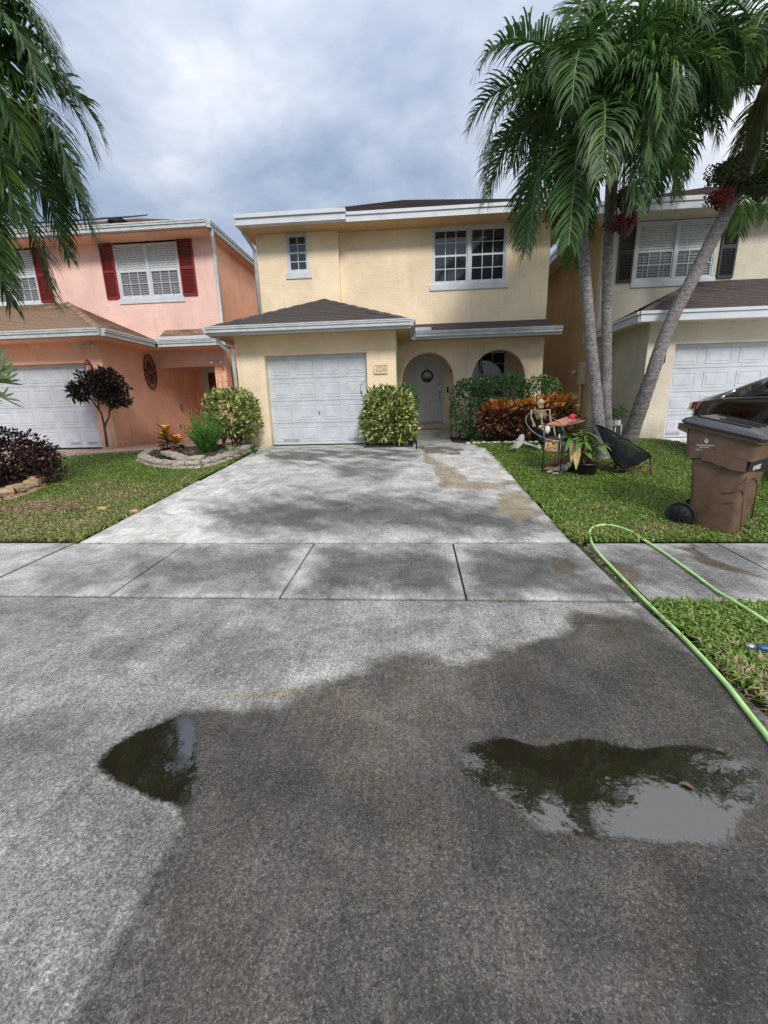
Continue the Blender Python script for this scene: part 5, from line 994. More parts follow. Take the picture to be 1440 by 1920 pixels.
edging(bl, lp, 'stonetan', L=.31, W_=.2, H=.10, courses=2, seed=70)
mb = MB(); mb.prism([p+Vector((-.02, .06, -.05)) for p in lp]+[Vector((-6.6, 7.2, -.35)), Vector((-8.3, 7.2, -.35)), Vector((-8.5, 5.4, -.45))], (0, 0, .17)); o = mb.build('bed_soil', 'soil'); o['kind'] = 'structure'
# hedge bed soil and white rocks
mb = MB(); mb.prism([(.9, 10.2, -.03), (1.2, 9.7, -.03), (3.45, 9.75, -.03), (3.6, 11.85, -.03), (.95, 11.85, -.03)], (0, 0, .05)); o = mb.build('bed_soil', 'soil'); o['kind'] = 'structure'
mb = MB(); mb.prism([(-1.15, 9.35, -.03), (-.05, 9.35, -.03), (.0, 11.6, -.03), (-.4, 11.6, -.03), (-.4, 10.1, -.03), (-1.15, 10.1, -.03)], (0, 0, .055)); o = mb.build('bed_soil', 'soil'); o['kind'] = 'structure'
re_ = thing('rock_edging', (2.2, 9.7, 0), 'row of small white rocks along the front of the croton hedge', 'rocks')
for i in range(19):
    x = 1.22+i*.115+random.uniform(-.02, .02); mb = MB().ball((x, 9.66+random.uniform(-.03, .03), .03), (random.uniform(.04, .07), .045, random.uniform(.025, .045)), 8); mb.v = [(v[0]+random.uniform(-.006, .006), v[1]+random.uniform(-.006, .006), v[2]+random.uniform(-.005, .005)) for v in mb.v]; mb.build('rock', 'rock', re_)
def chunk(p, r, mat, label, name='rock'):
    mb = MB().ball((p[0], p[1], p[2]+r[2]*.5), r, 8); mb.v = [(v[0]+random.uniform(-.008, .008), v[1]+random.uniform(-.008, .008), v[2]+random.uniform(-.006, .006)) for v in mb.v]; return tag(mb.build(name, mat), label, name)
chunk(onG(192, 957), (.07, .05, .035), 'chip', 'orange rock lying in the dry grass of the left lawn'); chunk(onG(251, 961), (.07, .05, .03), 'chip', 'pinkish rock at the left edge of the driveway')
for i, (x, y, lab) in enumerate(((1357, 1410, 'fallen brown leaf beside the right puddle'), (1262, 1180, 'fallen leaf at the grass edge beside the hose'), (1372, 1018, 'pale fallen leaf at the sidewalk edge below the bin'), (1278, 1470, 'fallen leaf floating in the right puddle'), (1122, 1047, 'fallen leaf in the groove by the hose'))):
    p = onG(x, y); q = bigleaf(None, p+Vector((0, 0, .008)), (random.uniform(-1, 1), random.uniform(-1, 1), .1), .036 if i else .03, .02, 'fallen', .1, 'fallen_leaf'); tag(q, lab, 'leaf')
vb = onG(150, 968); tag(MB().lathe((vb.x, vb.y, vb.z-.01), [(0, .02), (.13, .02), (.14, 0)], 18).build('valve_cover', 'rubber'), 'dark round utility cover set in the left lawn', 'utility cover')
vb = onG(5, 988); tag(MB().box(vb.x-.3, vb.x+.12, vb.y-.1, vb.y+.1, vb.z-.03, vb.z+.02).build('valve_box', 'greenpipe', None, .01), 'teal valve box lid sunk in the grass at the left edge', 'utility cover')

# ------------------------------------------------------------------ trash bin
b0 = Vector((2.87, 4.44, -.43)); u = Vector((math.cos(R_(-50)), math.sin(R_(-50)), 0)); v = Vector((-u.y, u.x, 0)); org = b0.copy()
tb_ = thing('trash_bin', b0, 'brown wheeled trash bin with black lid on the grass at the right edge', 'trash bin')
def bl_(l, w, z):
    if z > .8: z -= .24*(l+.12)*min(1, (z-.8)/.2)      # the rim and the lid slope down to the front
    return org+u*l+v*w+Vector((0, 0, z))
def ringb(l0, l1, w0, w1, z, r=.05, n=4):
    pts = []
    for (cl_, cw, a0) in ((l0+r, w0+r, 180), (l1-r, w0+r, 270), (l1-r, w1-r, 0), (l0+r, w1-r, 90)):
        for k in range(n+1): a = R_(a0+90*k/n); pts.append(bl_(cl_+r*math.cos(a), cw+r*math.sin(a), z))
    return pts
def onplane(px, py, p, nv, off=.003):
    d = ray(px, py); c0 = Vector((0, 0, CH)); t_ = (p-c0).dot(nv)/d.dot(nv); return c0+d*t_-d.normalized()*off
mb = MB(); rings = [ringb(.0, .36, .02, .44, .0), ringb(-.012, .37, .01, .45, .03), ringb(-.06, .42, -.03, .60, .72), ringb(-.105, .445, -.05, .64, .735), ringb(-.135, .47, -.065, .76, 1.03), ringb(-.155, .485, -.08, .78, 1.036), ringb(-.16, .49, -.085, .785, 1.07)]
k = len(rings[0]); mb.add([p for r_ in rings for p in r_], [(i*k+j, i*k+(j+1) % k, (i+1)*k+(j+1) % k, (i+1)*k+j) for i in range(len(rings)-1) for j in range(k)]+[tuple(range(k))[::-1], tuple(range((len(rings)-1)*k, len(rings)*k))], 0, True)
body = mb.build('body', 'bin', tb_); md_ = body.modifiers.new('edge', 'EDGE_SPLIT'); md_.split_angle = R_(35)
# collar lip dipping along the side
mb = MB(); low = [(.04, .72), (.12, .71), (.20, .675), (.30, .645), (.40, .635)]
for (l, z), (l2, z2) in zip(low[:-1], low[1:]):
    w0 = .0-.05*(z/.72); mb.add([bl_(l, w0-.012, z), bl_(l2, w0-.012, z2), bl_(l2, w0-.022, z2+.11), bl_(l, w0-.022, z+.11), bl_(l, w0+.02, z), bl_(l2, w0+.02, z2)], [(0, 1, 2, 3), (0, 4, 5, 1)])
mb.build('side_lip', 'bin', body)
pf, pf2, pf3 = bl_(.365, .1, .0), bl_(.365, .4, .0), bl_(.425, .1, .72); nf = (pf2-pf).cross(pf3-pf).normalized()
arcp = [onplane(x, y, pf, nf) for x, y in ((1386, 1000), (1392, 950), (1396, 905), (1402, 897), (1410, 895), (1418, 899), (1420, 910), (1412, 960), (1404, 998))]
MB().tube(arcp, .008, 6).build('front_rib', 'bin', body)
MB().prism([onplane(x, y, pf, nf, .001) for x, y in ((1402, 884), (1412, 860), (1470, 860), (1470, 884))], -nf*.004).build('front_recess', 'blackmetal', body)
ps = bl_(0, .02, 0); ns = (bl_(.36, .02, 0)-ps).cross(bl_(-.06, -.03, .72)-ps).normalized()
for x0, y0, x1, y1 in ((1352, 926, 1377, 924), (1355, 945, 1376, 943)): MB().tube([onplane(x0, y0, ps, ns), onplane(x1, y1, ps, ns)], .005, 5).build('side_mark', 'blackmetal', body)
mb = MB(); rings = [ringb(-.175, .51, -.10, .80, 1.074, .06), ringb(-.18, .52, -.105, .81, 1.095, .06), ringb(-.155, .49, -.08, .78, 1.125, .06), ringb(-.10, .40, -.0, .70, 1.148, .06)]
mb.add([p for r_ in rings for p in r_], [(i*k+j, i*k+(j+1) % k, (i+1)*k+(j+1) % k, (i+1)*k+j) for i in range(3) for j in range(k)]+[tuple(range(k))[::-1], tuple(range(3*k, 4*k))]); lid = mb.build('lid', 'lid', tb_, .004, 1)
for a, b_ in (((-.08, .04, 1.152), (.36, .04, 1.152)), ((-.08, .62, 1.152), (.36, .62, 1.152)), ((.05, .25, 1.152), (.38, .25, 1.152)), ((.05, .42, 1.152), (.38, .42, 1.152))): MB().bar(bl_(*a), bl_(*b_), .014, .016).build('lid_rib', 'rubber', lid)
MB().tube([bl_(-.19, .0, 1.03), bl_(-.19, .6, 1.03)], .022, 8).build('handle_bar', 'bin', body); MB().prism([bl_(-.20, -.07, 1.0), bl_(-.11, -.07, .98), bl_(-.11, -.07, 1.07), bl_(-.20, -.07, 1.06)], v*.06).build('handle_bracket', 'bin', body)
for w_ in (-.055, .45):
    c = bl_(-.07, w_, .125); mb = MB(); n = 24; prof = [(.0, .0), (.085, .0), (.095, .012), (.125, .012), (.135, 0), (.135, .05), (.12, .06), (0, .06)]
    vs = [c+(u*math.cos(2*math.pi*i/n)+Vector((0, 0, 1))*math.sin(2*math.pi*i/n))*r+v*(h-.0) for r, h in prof for i in range(n)]
    mb.add(vs, [(j*n+i, j*n+(i+1) % n, (j+1)*n+(i+1) % n, (j+1)*n+i) for j in range(len(prof)-1) for i in range(n)], 0, True); wh = mb.build('wheel', 'rubber', tb_); sp_ = MB()
    for q in range(8): a = q*math.pi/4; sp_.bar(c-v*.004+(u*math.cos(a)+Vector((0, 0, 1))*math.sin(a))*.02, c-v*.004+(u*math.cos(a)+Vector((0, 0, 1))*math.sin(a))*.088, .012, .01)
    sp_.build('spoke', 'blackmetal', wh)
# printed marks on the collar
pc_ = bl_(0, -.0505, .735); nc = (bl_(.4, -.0505, .735)-pc_).cross(bl_(0, -.0635, 1.0)-pc_).normalized(); nc = nc if nc.dot(v) < 0 else -nc
def q4(x0, y0, x1, y1): return [onplane(x, y, pc_, nc, .004) for x, y in ((x0, y1), (x1, y1), (x1, y0), (x0, y0))]
mb = MB(); cx_, cy_ = 1324.5, 827; vs = [onplane(cx_+dx*r, cy_+dy*r*1.1, pc_, nc, .004) for r in (4.2, 1.8) for dx, dy in ((-1, 0), (0, 1), (1, 0), (0, -1))]
mb.add(vs, [(q, (q+1) % 4, 4+(q+1) % 4, 4+q) for q in range(4)])
for ang in range(5): a = R_(40+25*ang); mb.add([onplane(cx_+r*math.cos(a+d_), cy_-r*math.sin(a+d_), pc_, nc, .004) for r, d_ in ((5.4, -.07), (5.4, .07), (7, 0))], [(0, 1, 2)])
rgm = random.Random(9)
for (y0, sl, x0, x1) in ((833.5, .04, 1306, 1338), (837.5, .04, 1311, 1329), (841.5, .14, 1304, 1336)):
    x = x0
    while x < x1: w_ = rgm.uniform(.9, 1.9); yy = y0+sl*(x-x0); mb.add(q4(x, yy, x+w_, yy+rgm.uniform(1.2, 2.)), [(0, 1, 2, 3)]); x += w_+.8
mb.build('printed_emblem', 'ink', body)
pn = onplane(1419.5, 876.5, pf, nf, .012); o = textmesh('96740255', .062, 'printed_number', 'ink', body, pn, (0, 0, 0), .001, True)
ex = v.copy(); ez_ = nf if nf.dot(u) > 0 else -nf; ey = ez_.cross(ex).normalized(); o.rotation_euler = Matrix((ex, ey, ez_)).transposed().to_euler()

# ------------------------------------------------------------------ garden hose
hp = [(1470, 1440), (1440, 1392), (1400, 1338), (1352, 1278), (1290, 1210), (1240, 1160), (1200, 1122), (1150, 1070), (1118, 1035), (1106, 1012), (1108, 998), (1125, 991), (1150, 992), (1185, 1005), (1230, 1030), (1290, 1072), (1360, 1125), (1440, 1180), (1520, 1240)]
pts = [onG(*p)+Vector((0, 0, .018)) for p in hp]; sm = []
for i in range(len(pts)-1):
    p0, p1, p2, p3 = pts[max(i-1, 0)], pts[i], pts[i+1], pts[min(i+2, len(pts)-1)]
    for t_ in [j/8 for j in range(8)]: sm.append(.5*((2*p1)+(-p0+p2)*t_+(2*p0-5*p1+4*p2-p3)*t_*t_+(-p0+3*p1-3*p2+p3)*t_**3))
for q in sm: q.z = gz(q.x, q.y)+.014+(.022 if (q.x > 1.62 and (q.y < 2.8 or q.y > 4.05)) else 0)
for _ in range(3):
    for i in range(1, len(sm)-1): sm[i].z = (sm[i-1].z+sm[i+1].z)/2
ho = MB().tube(sm, .0125, 10).build('garden_hose', 'hose'); tag(ho, 'lime green garden hose looping over the sidewalk by the driveway edge', 'hose')
he = onG(1395, 1222)+Vector((0, 0, .035)); hn = thing('hose_nozzle', he, 'blue and silver hose end lying in the grass strip at the right edge', 'hose end'); d = Vector((.96, -.25, 0)).normalized()
MB().tube([he, he+d*.045], [.018, .018], 10).build('coupling', 'silver', hn); MB().tube([he+d*.045, he+d*.07, he+d*.15, he+d*.17], [.019, .024, .022, .018], 10).build('grip', 'blue', hn); MB().tube([he+d*.17, he+d*.26, he+d*.34], [.017, .02, .02], 10).build('tail_piece', 'silver', hn)

# ------------------------------------------------------------------ black car backed into the right driveway
CX0, CX1, CY0, CY1 = 5.18, 6.95, 4.0, 8.75; CZ = -.14
cr_ = thing('car', (6.05, 6.4, CZ), 'glossy black sedan parked backwards in the driveway behind the brown bin', 'car')
# stations along y from rear (8.75) to front (4.0): (y, half width scale, z bottom, belt z, top z, top inset)
st = [(8.78, .62, .38, .80, .92, .05), (8.70, .84, .30, .92, 1.03, .05), (8.45, .94, .26, .98, 1.08, .08), (8.05, .98, .24, 1.0, 1.13, .14), (7.6, 1., .22, 1.0, 1.27, .26), (7.1, 1., .22, .99, 1.40, .30), (6.5, 1., .22, .98, 1.46, .30), (5.9, 1., .22, .96, 1.45, .30), (5.3, 1., .22, .95, 1.32, .28), (4.9, 1., .22, .94, 1.12, .2), (4.6, .99, .22, .93, .99, .1), (4.2, .94, .25, .86, .92, .08), (4.0, .86, .3, .76, .82, .05), (3.9, .7, .36, .66, .7, .05)]
cx = (CX0+CX1)/2; hw = (CX1-CX0)/2; vs = []
for (y, s_, zb, zl, zt, ins) in st:
    w = hw*s_; prof = [(-w*.93, zb), (-w, zb+.12), (-w*1.0, (zb+zl)/2+.05), (-w*.985, zl-.04), (-w*.95, zl), (-(w-ins)*.98, zt-.06), (-(w-ins)*.86, zt-.008), (-(w-ins)*.45, zt+.012)]
    full = prof+[(-x, z) for x, z in prof[::-1]]; vs += [(cx+x, y, CZ+z) for x, z in full]
k = 16; fs = [(i*k+j, i*k+(j+1) % k, (i+1)*k+(j+1) % k, (i+1)*k+j) for i in range(len(st)-1) for j in range(k)]+[tuple(range(k)), tuple(range((len(st)-1)*k, len(st)*k))[::-1]]
mb = MB(); mb.add(vs, fs, 0, True); cb_ = mb.build('body', 'carpaint', cr_); ss = cb_.modifiers.new('s', 'SUBSURF'); ss.levels = 2; ss.render_levels = 2
def cside(y):   # x of the belt and of the roof edge on the near side
    for i in range(len(st)-1):
        if st[i][0] >= y >= st[i+1][0]:
            f_ = (st[i][0]-y)/(st[i][0]-st[i+1][0]); q = [a+(b_-a)*f_ for a, b_ in zip(st[i], st[i+1])]; w = hw*q[1]; return cx-w*.955, CZ+q[3], cx-(w-q[5])*.97, CZ+q[4]
def wpt(y, t_, off=.012):
    a = cside(y); return Vector((a[0]+(a[2]-a[0])*t_-off, y, a[1]+(a[3]-.075-a[1])*t_))
def sidewin(ys, tops, bots, name='side_window'):
    mb = MB(); vs = []
    for y, t1, t0 in zip(ys, tops, bots): vs += [wpt(y, t0, .018), wpt(y, t1, .018)]
    mb.add(vs, [(2*i, 2*i+1, 2*i+3, 2*i+2) for i in range(len(ys)-1)]); mb.build(name, 'carglass', cr_)
sidewin([7.72, 7.55, 7.3, 7.05, 6.72], [.35, .75, .9, .93, .95], [.16, .16, .16, .16, .16]); sidewin([6.68, 6.2, 5.82], [.95, .95, .95], [.16, .16, .16]); sidewin([5.78, 5.4, 5.1], [.95, .9, .6], [.16, .16, .16])
MB().tube([wpt(y, t_, .024) for y, t_ in ((7.70, .9), (7.76, .6), (7.80, .25), (7.74, .12))], .011, 6).build('chrome_quarter_trim', 'chrome', cr_); MB().tube([wpt(y, .1, .024) for y in (7.74, 7.2, 6.6, 6.0, 5.4, 5.0)], .008, 6).build('chrome_belt_trim', 'chrome', cr_)
tl = MB(); vs = [];
for (y, xo) in ((8.74, .16), (8.66, .05), (8.5, -.0), (8.3, -.012)):
    vs += [(CX0+.04+xo, y, CZ+.80+(8.74-y)*.1), (CX0+.075+xo, y, CZ+.95+(8.74-y)*.05)]
tl.add(vs, [(2*i, 2*i+1, 2*i+3, 2*i+2) for i in range(3)]); tl = tl.build('taillight', 'tail', cr_); sm_ = tl.modifiers.new('s', 'SOLIDIFY'); sm_.thickness = .05; sm_.offset = 0
for y in (7.75, 5.0):
    for x in (CX0+.06, CX1-.26):
        c = Vector((x, y, CZ+.31)); n = 24; mb = MB(); prof = [(.0, .03), (.2, .03), (.22, 0), (.29, .0), (.315, .03), (.315, .17), (.29, .2), (0, .2)]
        mb.add([c+Vector((h, r*math.cos(2*math.pi*i/n), r*math.sin(2*math.pi*i/n))) for r, h in prof for i in range(n)], [(j*n+i, j*n+(i+1) % n, (j+1)*n+(i+1) % n, (j+1)*n+i) for j in range(7) for i in range(n)], 0, True)
        wh = mb.build('wheel', 'rubber', cr_); mb = MB()
        for q in range(5): a = q*2*math.pi/5; mb.bar(c+Vector((.01, .03*math.cos(a), .03*math.sin(a))), c+Vector((.015, .2*math.cos(a), .2*math.sin(a))), .03, .05)
        mb.build('rim', 'chrome', wh)
o = MB().prism([(5.3, 6.2, -.42), (11, 4.1, -.55), (11, 10.3, -.1), (5.6, 10.3, -.1)], (0, 0, .0)) if False else MB().prism([(5.55, 7.0, -.35), (6.2, 4.06, -.5), (11.5, 4.06, -.5), (11.5, 10.32, -.2), (5.5, 10.32, -.2)], (0, 0, .21)); o = MB().add([(5.5, 10.32, .012), (11.5, 10.32, .012), (11.5, 4.06, -.43), (6.3, 4.06, -.43), (5.62, 7.0, -.185)], [(0, 4, 3, 2, 1)]).build('neighbour_driveway', 'concrete2'); o['kind'] = 'structure'

# ------------------------------------------------------------------ lawn furniture and ornaments
def string_chair(ctr, axis_r, axis_f, apex, feet, label, rimmat='blackmetal', dens=130, foot_from=None, name='string_chair'):
    """round rim (two half axes), cords converging on the seat point, splayed legs"""
    t_ = thing(name, feet[0], label, 'chair', 'round string chairs on the lawn'); ctr = Vector(ctr); R1 = Vector(axis_r); F1 = Vector(axis_f); apex = Vector(apex)
    rimp = [ctr+R1*math.cos(a)+F1*math.sin(a) for a in [2*math.pi*i/40 for i in range(41)]]; MB().tube(rimp, .012, 8).build('rim', rimmat, t_)
    nrm_ = R1.cross(F1).normalized(); base = [apex+(R1.normalized()*math.cos(a)+F1.normalized()*math.sin(a))*.10 for a in [2*math.pi*i/20 for i in range(21)]]; MB().tube(base, .009, 6).build('seat_ring', rimmat, t_)
    mb = MB()
    for i in range(dens):
        a = 2*math.pi*i/dens; p = ctr+R1*math.cos(a)+F1*math.sin(a); q = apex+(R1.normalized()*math.cos(a)+F1.normalized()*math.sin(a))*.10; mb.tube([p, p.lerp(q, .5)+(apex-ctr)*.06, q], .0065, 4, cap=False)
        if i % 2 == 0: mb.tube([q, apex], .006, 4, cap=False)
    mb.build('cords', 'charcoal', t_)['kind'] = 'stuff'
    MB().lathe(apex-Vector((0, 0, .004)), [(.0, 0), (.105, .004)], 16).build('seat_pad', 'charcoal', t_)
    for i, f_ in enumerate(feet):
        top = (foot_from[i] if foot_from else apex); MB().tube([Vector(top), Vector(f_)], .009, 6).build('leg', rimmat, t_)
    return t_
Yc = 6.75
p0, p1 = at(1118, 797, 7.0), at(1219, 857, 6.55); ctr = (p0+p1)/2; F_ = (p1-p0)/2; Rr = Vector((F_.y, -F_.x, 0)).normalized()*.36; Rr = Vector((-.25, -.97, .12)).normalized()*.33
apx = at(1162, 872, 6.55)
string_chair(ctr, Rr, F_, apx, [onG(1123, 888), onG(1188, 882), onG(1220, 896), onG(1150, 884)], 'round black string chair facing right beside the palm trunks', foot_from=[apx+Vector((-.12, 0, .06)), at(1189, 862, 6.7), p1, apx+Vector((0, .1, .02))])
p0, p1 = at(991, 783, 8.55), at(1062, 806, 8.4); c2 = at(1024, 799, 8.45)
string_chair(c2+Vector((0, .1, 0)), Vector((.37, .0, -.13)), Vector((-.05, -.22, -.22)), c2+Vector((.02, .2, -.30)), [onG(1003, 842), onG(1046, 846), onG(1010, 826), onG(1052, 828)], 'round string chair with grey rim where the skeleton sits', 'rim', 70)
# skeleton
sk = thing('skeleton', c2+Vector((0, .05, -.25)), 'cream plastic skeleton sitting in the round chair in front of the crotons', 'skeleton'); K = lambda x, y, dy=0.: at(x, y, 8.33+dy)
mb = MB(); c = K(1013, 757.5); mb.ball(c+Vector((0, 0, .02)), (.07, .085, .08), 14); mb.box(c.x-.035, c.x+.045, c.y-.07, c.y, c.z-.075, c.z-.02); mb.build('skull', 'bone', sk, .006)
hd = MB(); 
for dx in (-.018, .036): hd.ball(c+Vector((dx+.012, -.072, .01)), (.016, .016, .018), 8)
hd.box(c.x+.012, c.x+.022, c.y-.086, c.y-.06, c.z-.028, c.z-.012); hd.box(c.x-.02, c.x+.04, c.y-.074, c.y-.06, c.z-.052, c.z-.046); hd.build('eye_socket', 'blackmetal', sk)
mb = MB(); sp0, sp1 = K(1014, 765), K(1017, 797); mb.tube([sp0, sp0.lerp(sp1, .5)+Vector((0, .04, 0)), sp1], .012, 6)
for i in range(12): q = sp0.lerp(sp1, i/11)+Vector((0, .03*math.sin(math.pi*i/11), 0)); mb.box(q.x-.017, q.x+.017, q.y-.014, q.y+.014, q.z-.008, q.z+.008)
mb.build('spine', 'bone', sk); mb = MB(); mb.tube([K(996, 770), K(1014, 770)+Vector((0, -.03, 0)), K(1030, 768)], .011, 6); mb.build('collar_bone', 'bone', sk); mb = MB(); stn = K(1014, 775)+Vector((0, -.05, 0)); mb.box(stn.x-.015, stn.x+.015, stn.y-.01, stn.y, stn.z-.09, stn.z+.03); mb.build('sternum', 'bone', sk)
mb = MB()
for i in range(7):
    z_ = sp0.z-.05-.024*i; w_ = .075+.028*math.sin(math.pi*min(i+1.5, 7)/8); cx_, cy_ = sp0.x+.003*i, sp0.y+.02
    for s_ in (-1, 1): mb.tube([(cx_, cy_+.02, z_+.015), (cx_+s_*w_*.8, cy_+.01, z_+.008), (cx_+s_*w_, cy_-.03, z_-.012), (cx_+s_*w_*.6, cy_-.07, z_-.02+.004*i), (cx_+s_*(.012 if i < 5 else .05), cy_-.075, z_+.0)], .0055, 5)
mb.build('ribs', 'bone', sk)
for pth, nm in (([K(996, 770), K(996, 783, -.02), K(1001, 794, -.1)], 'arm'), ([K(1031, 769), K(1031, 780, -.02), K(1033, 789, -.08)], 'arm')):
    mb = MB().tube([pth[0], pth[1]], [.016, .012], 6); mb.ball(pth[0], .02, 8); mb.ball(pth[1], .016, 8); d_ = Vector((.012, 0, 0)); mb.tube([pth[1]-d_*.6, pth[2]-d_*.5], .007, 5); mb.tube([pth[1]+d_*.6, pth[2]+d_*.5], .007, 5)
    for f_ in range(5): mb.tube([pth[2]+Vector((.008*(f_-2), 0, 0)), pth[2]+Vector((.014*(f_-2), -.02, -.035)), pth[2]+Vector((.015*(f_-2), -.025, -.06))], .0045, 4)
    mb.build('arm', 'bone', sk)
mb = MB(); pc = K(1017, 801); 
for s_ in (-1, 1): mb.ball(pc+Vector((s_*.04, -.0, .0)), (.042, .022, .04), 8)
mb.ball(pc+Vector((0, 0, -.03)), (.025, .02, .03), 8); mb.build('pelvis', 'bonewhite', sk)
for s_, kx, fx in ((-1, 1021, 1019), (1, 1038, 1042)):
    mb = MB(); a, b_, e_ = pc+Vector((s_*.05, 0, -.02)), at(kx, 800, 7.95), at(fx, 822, 7.9); mb.tube([a, b_], [.016, .014], 6); mb.ball(b_, .024, 8); mb.tube([b_, e_], [.014, .01], 6); mb.build('leg', 'bone', sk)
tag(MB().ball(at(1026, 806, 7.7), (.05, .05, .075), 10).build('ornament', 'potwhite'), 'small white ghost ornament on the rack top beside the skeleton', 'ornament')
# big prop leg on the grass
sl_ = thing('bone_prop', onG(975, 842), 'pale skeleton leg prop with upright foot lying on the grass by the hedge', 'prop'); Y_ = 8.2
sole = [at(981, 814, Y_), at(984, 818, Y_), at(983, 828, Y_), at(976, 838, Y_), at(969, 842, Y_), at(966, 840, Y_), at(971, 828, Y_), at(975, 817, Y_)]
MB().prism(sole, (0, .10, .0)).build('foot', 'bonewhite', sl_, .012, 3); mb = MB()
for i, (x0, y0, x1, y1) in enumerate(((975, 822, 970, 824), (972, 828, 964, 832), (970, 833, 960, 837), (968, 838, 958, 841), (972, 826, 962, 828), (969, 836, 961, 840))): mb.tube([at(x0, y0, Y_+.01*i), at(x1, y1, Y_+.02*i)], [.014, .017], 6); mb.ball(at(x1, y1, Y_+.02*i), .018, 7)
mb.build('toe_bones', 'bonewhite', sl_); MB().tube([at(977, 830, Y_+.05), at(995, 834, Y_-.05), at(1014, 841, Y_-.2)], [.028, .02, .026], 8).build('shin_bone', 'bonewhite', sl_); MB().ball(at(1010, 836, Y_-.15), (.04, .03, .025), 8).build('knee', 'bonewhite', sl_)
# garden figure
gn = thing('garden_figure', onG(862, 824), 'tiny pink and white figure at the foot of the hedge by the walk', 'figurine'); q = onG(862, 823)
MB().ball(q+Vector((0, 0, .06)), (.045, .04, .06), 8).build('base', 'pinkred', gn); MB().ball(q+Vector((0, -.01, .15)), (.045, .04, .05), 8).build('body', 'potwhite', gn); MB().ball(q+Vector((.01, 0, .25)), (.035, .03, .05), 8).build('hat', 'pinkred', gn); MB().ball(q+Vector((.09, -.02, .04)), (.06, .04, .04), 8).build('pebble', 'potwhite', gn)
# metal rack
f0, f1, f2, f3 = onG(1016, 889), onG(1049, 893), Vector((2.72, 7.02, -.2)), Vector((2.36, 7.12, -.19))
rk = thing('metal_rack', f0, 'black metal rack with three terracotta coloured shelves on the right lawn', 'rack')
tops = [at(1022, 797, f0.y+.02), at(1058, 800, f1.y+.05), at(1099, 789, 7.0), at(1062, 783, 7.2)]
for a, b_ in zip((f0, f1, f2, f3), tops): MB().tube([a, a.lerp(b_, .5), b_+Vector((0, 0, .03))], .0085, 6).build('leg', 'blackmetal', rk)
for zf_, mt_, nm in ((1., 'terracotta', 0), (.47, 'wood', 1), (.10, 'wood', 2)):
    q = [a.lerp(b_, zf_) for a, b_ in zip((f0, f1, f2, f3), tops)]; cq = sum(q, Vector())/4; q = [cq+(p-cq)*1.02 for p in q]
    MB().prism(q, (0, 0, .012)).build('shelf', mt_, rk); mb = MB()
    for i in range(4): mb.tube([q[i], q[(i+1) % 4]], .006, 5)
    for i in (0, 1): mb.tube([q[i].lerp(q[i+1], t_)+Vector((0, 0, .07*math.sin(math.pi*t_))) for t_ in [j/8 for j in range(9)]], .005, 5)
    mb.build('shelf_rail', 'blackmetal', rk)
mb = MB(); mb.tube([tops[1].lerp(tops[0], .35)+Vector((0, 0, .07)), tops[1]+Vector((0, 0, 0)), tops[2]+Vector((0, 0, .06))], .006, 5); mb.tube([f1.lerp(tops[1], .45), f2.lerp(tops[2], .12)], .005, 5); mb.tube([f3.lerp(tops[3], .45), f2.lerp(tops[2], .12)], .005, 5); mb.build('brace', 'blackmetal', rk)
# printed box on middle shelf
q0 = f0.lerp(tops[0], .5)+Vector((.03, .04, 0)); q1 = f1.lerp(tops[1], .5)+Vector((-.01, .03, 0)); dx = (q1-q0); dx.z = 0; dn = Vector((-dx.y, dx.x, 0)).normalized()*.24+Vector((.16, 0, 0))
bx = thing('printed_box', q0, 'orange and white printed box standing on the middle shelf of the rack', 'box'); MB().prism([q0, q1, q1+dn, q0+dn], (0, 0, .16)).build('box', 'cardboard', bx)
mb = MB(); out__ = Vector((dx.y, -dx.x, 0)).normalized()*.003
def fp(s_, z_): return q0+(q1-q0)*s_+out__+Vector((0, 0, z_))
for s0, s1, z0, z1, mi_ in ((.05, .3, .02, .11, 0), (.33, .55, .02, .10, 0), (.58, .75, .03, .11, 0), (.16, .24, .05, .115, 1), (.45, .62, .09, .12, 1), (.82, .97, .0, .14, 1), (.0, .97, .125, .135, 1), (.02, .5, .14, .155, 1), (.6, .8, .14, .15, 1)): mb.add([fp(s0, z0), fp(s1, z0), fp(s1-.02, z1), fp(s0+.02, z1)], [(0, 1, 2, 3)], mi_)
side_o = Vector((dn.y, -dn.x, 0)).normalized()*.003
def fs_(s_, z_): return q1+dn*s_+side_o+Vector((0, 0, z_))
for s0, s1, z0, z1, mi_ in ((.05, .55, .02, .14, 2), (.62, .8, .06, .13, 1), (.85, .95, .03, .09, 1), (.1, .9, .145, .155, 1)): mb.add([fs_(s0, z0), fs_(s1, z0), fs_(s1, z1), fs_(s0, z1)], [(0, 1, 2, 3)], mi_)
mb.build('print', ['boxorange', 'boxdark', 'boxpale'], bx)
MB().prism([q0+Vector((.03, .03, .162)), q1+Vector((-.03, .04, .162)), q1+dn*.8+Vector((0, 0, .162)), q0+dn*.8+Vector((0, 0, .162))], (0, 0, .03)).build('folded_cloth', 'rust', bx)
bl2 = thing('bottle', q1+Vector((.0, .05, .19)), 'small pale bottle standing on top of the printed box', 'bottle'); MB().lathe(q1+Vector((-.02, .05, .19)), [(0, 0), (.018, 0), (.018, .05), (.01, .06), (.012, .075), (0, .075)], 10).build('glass', 'bonewhite', bl2)
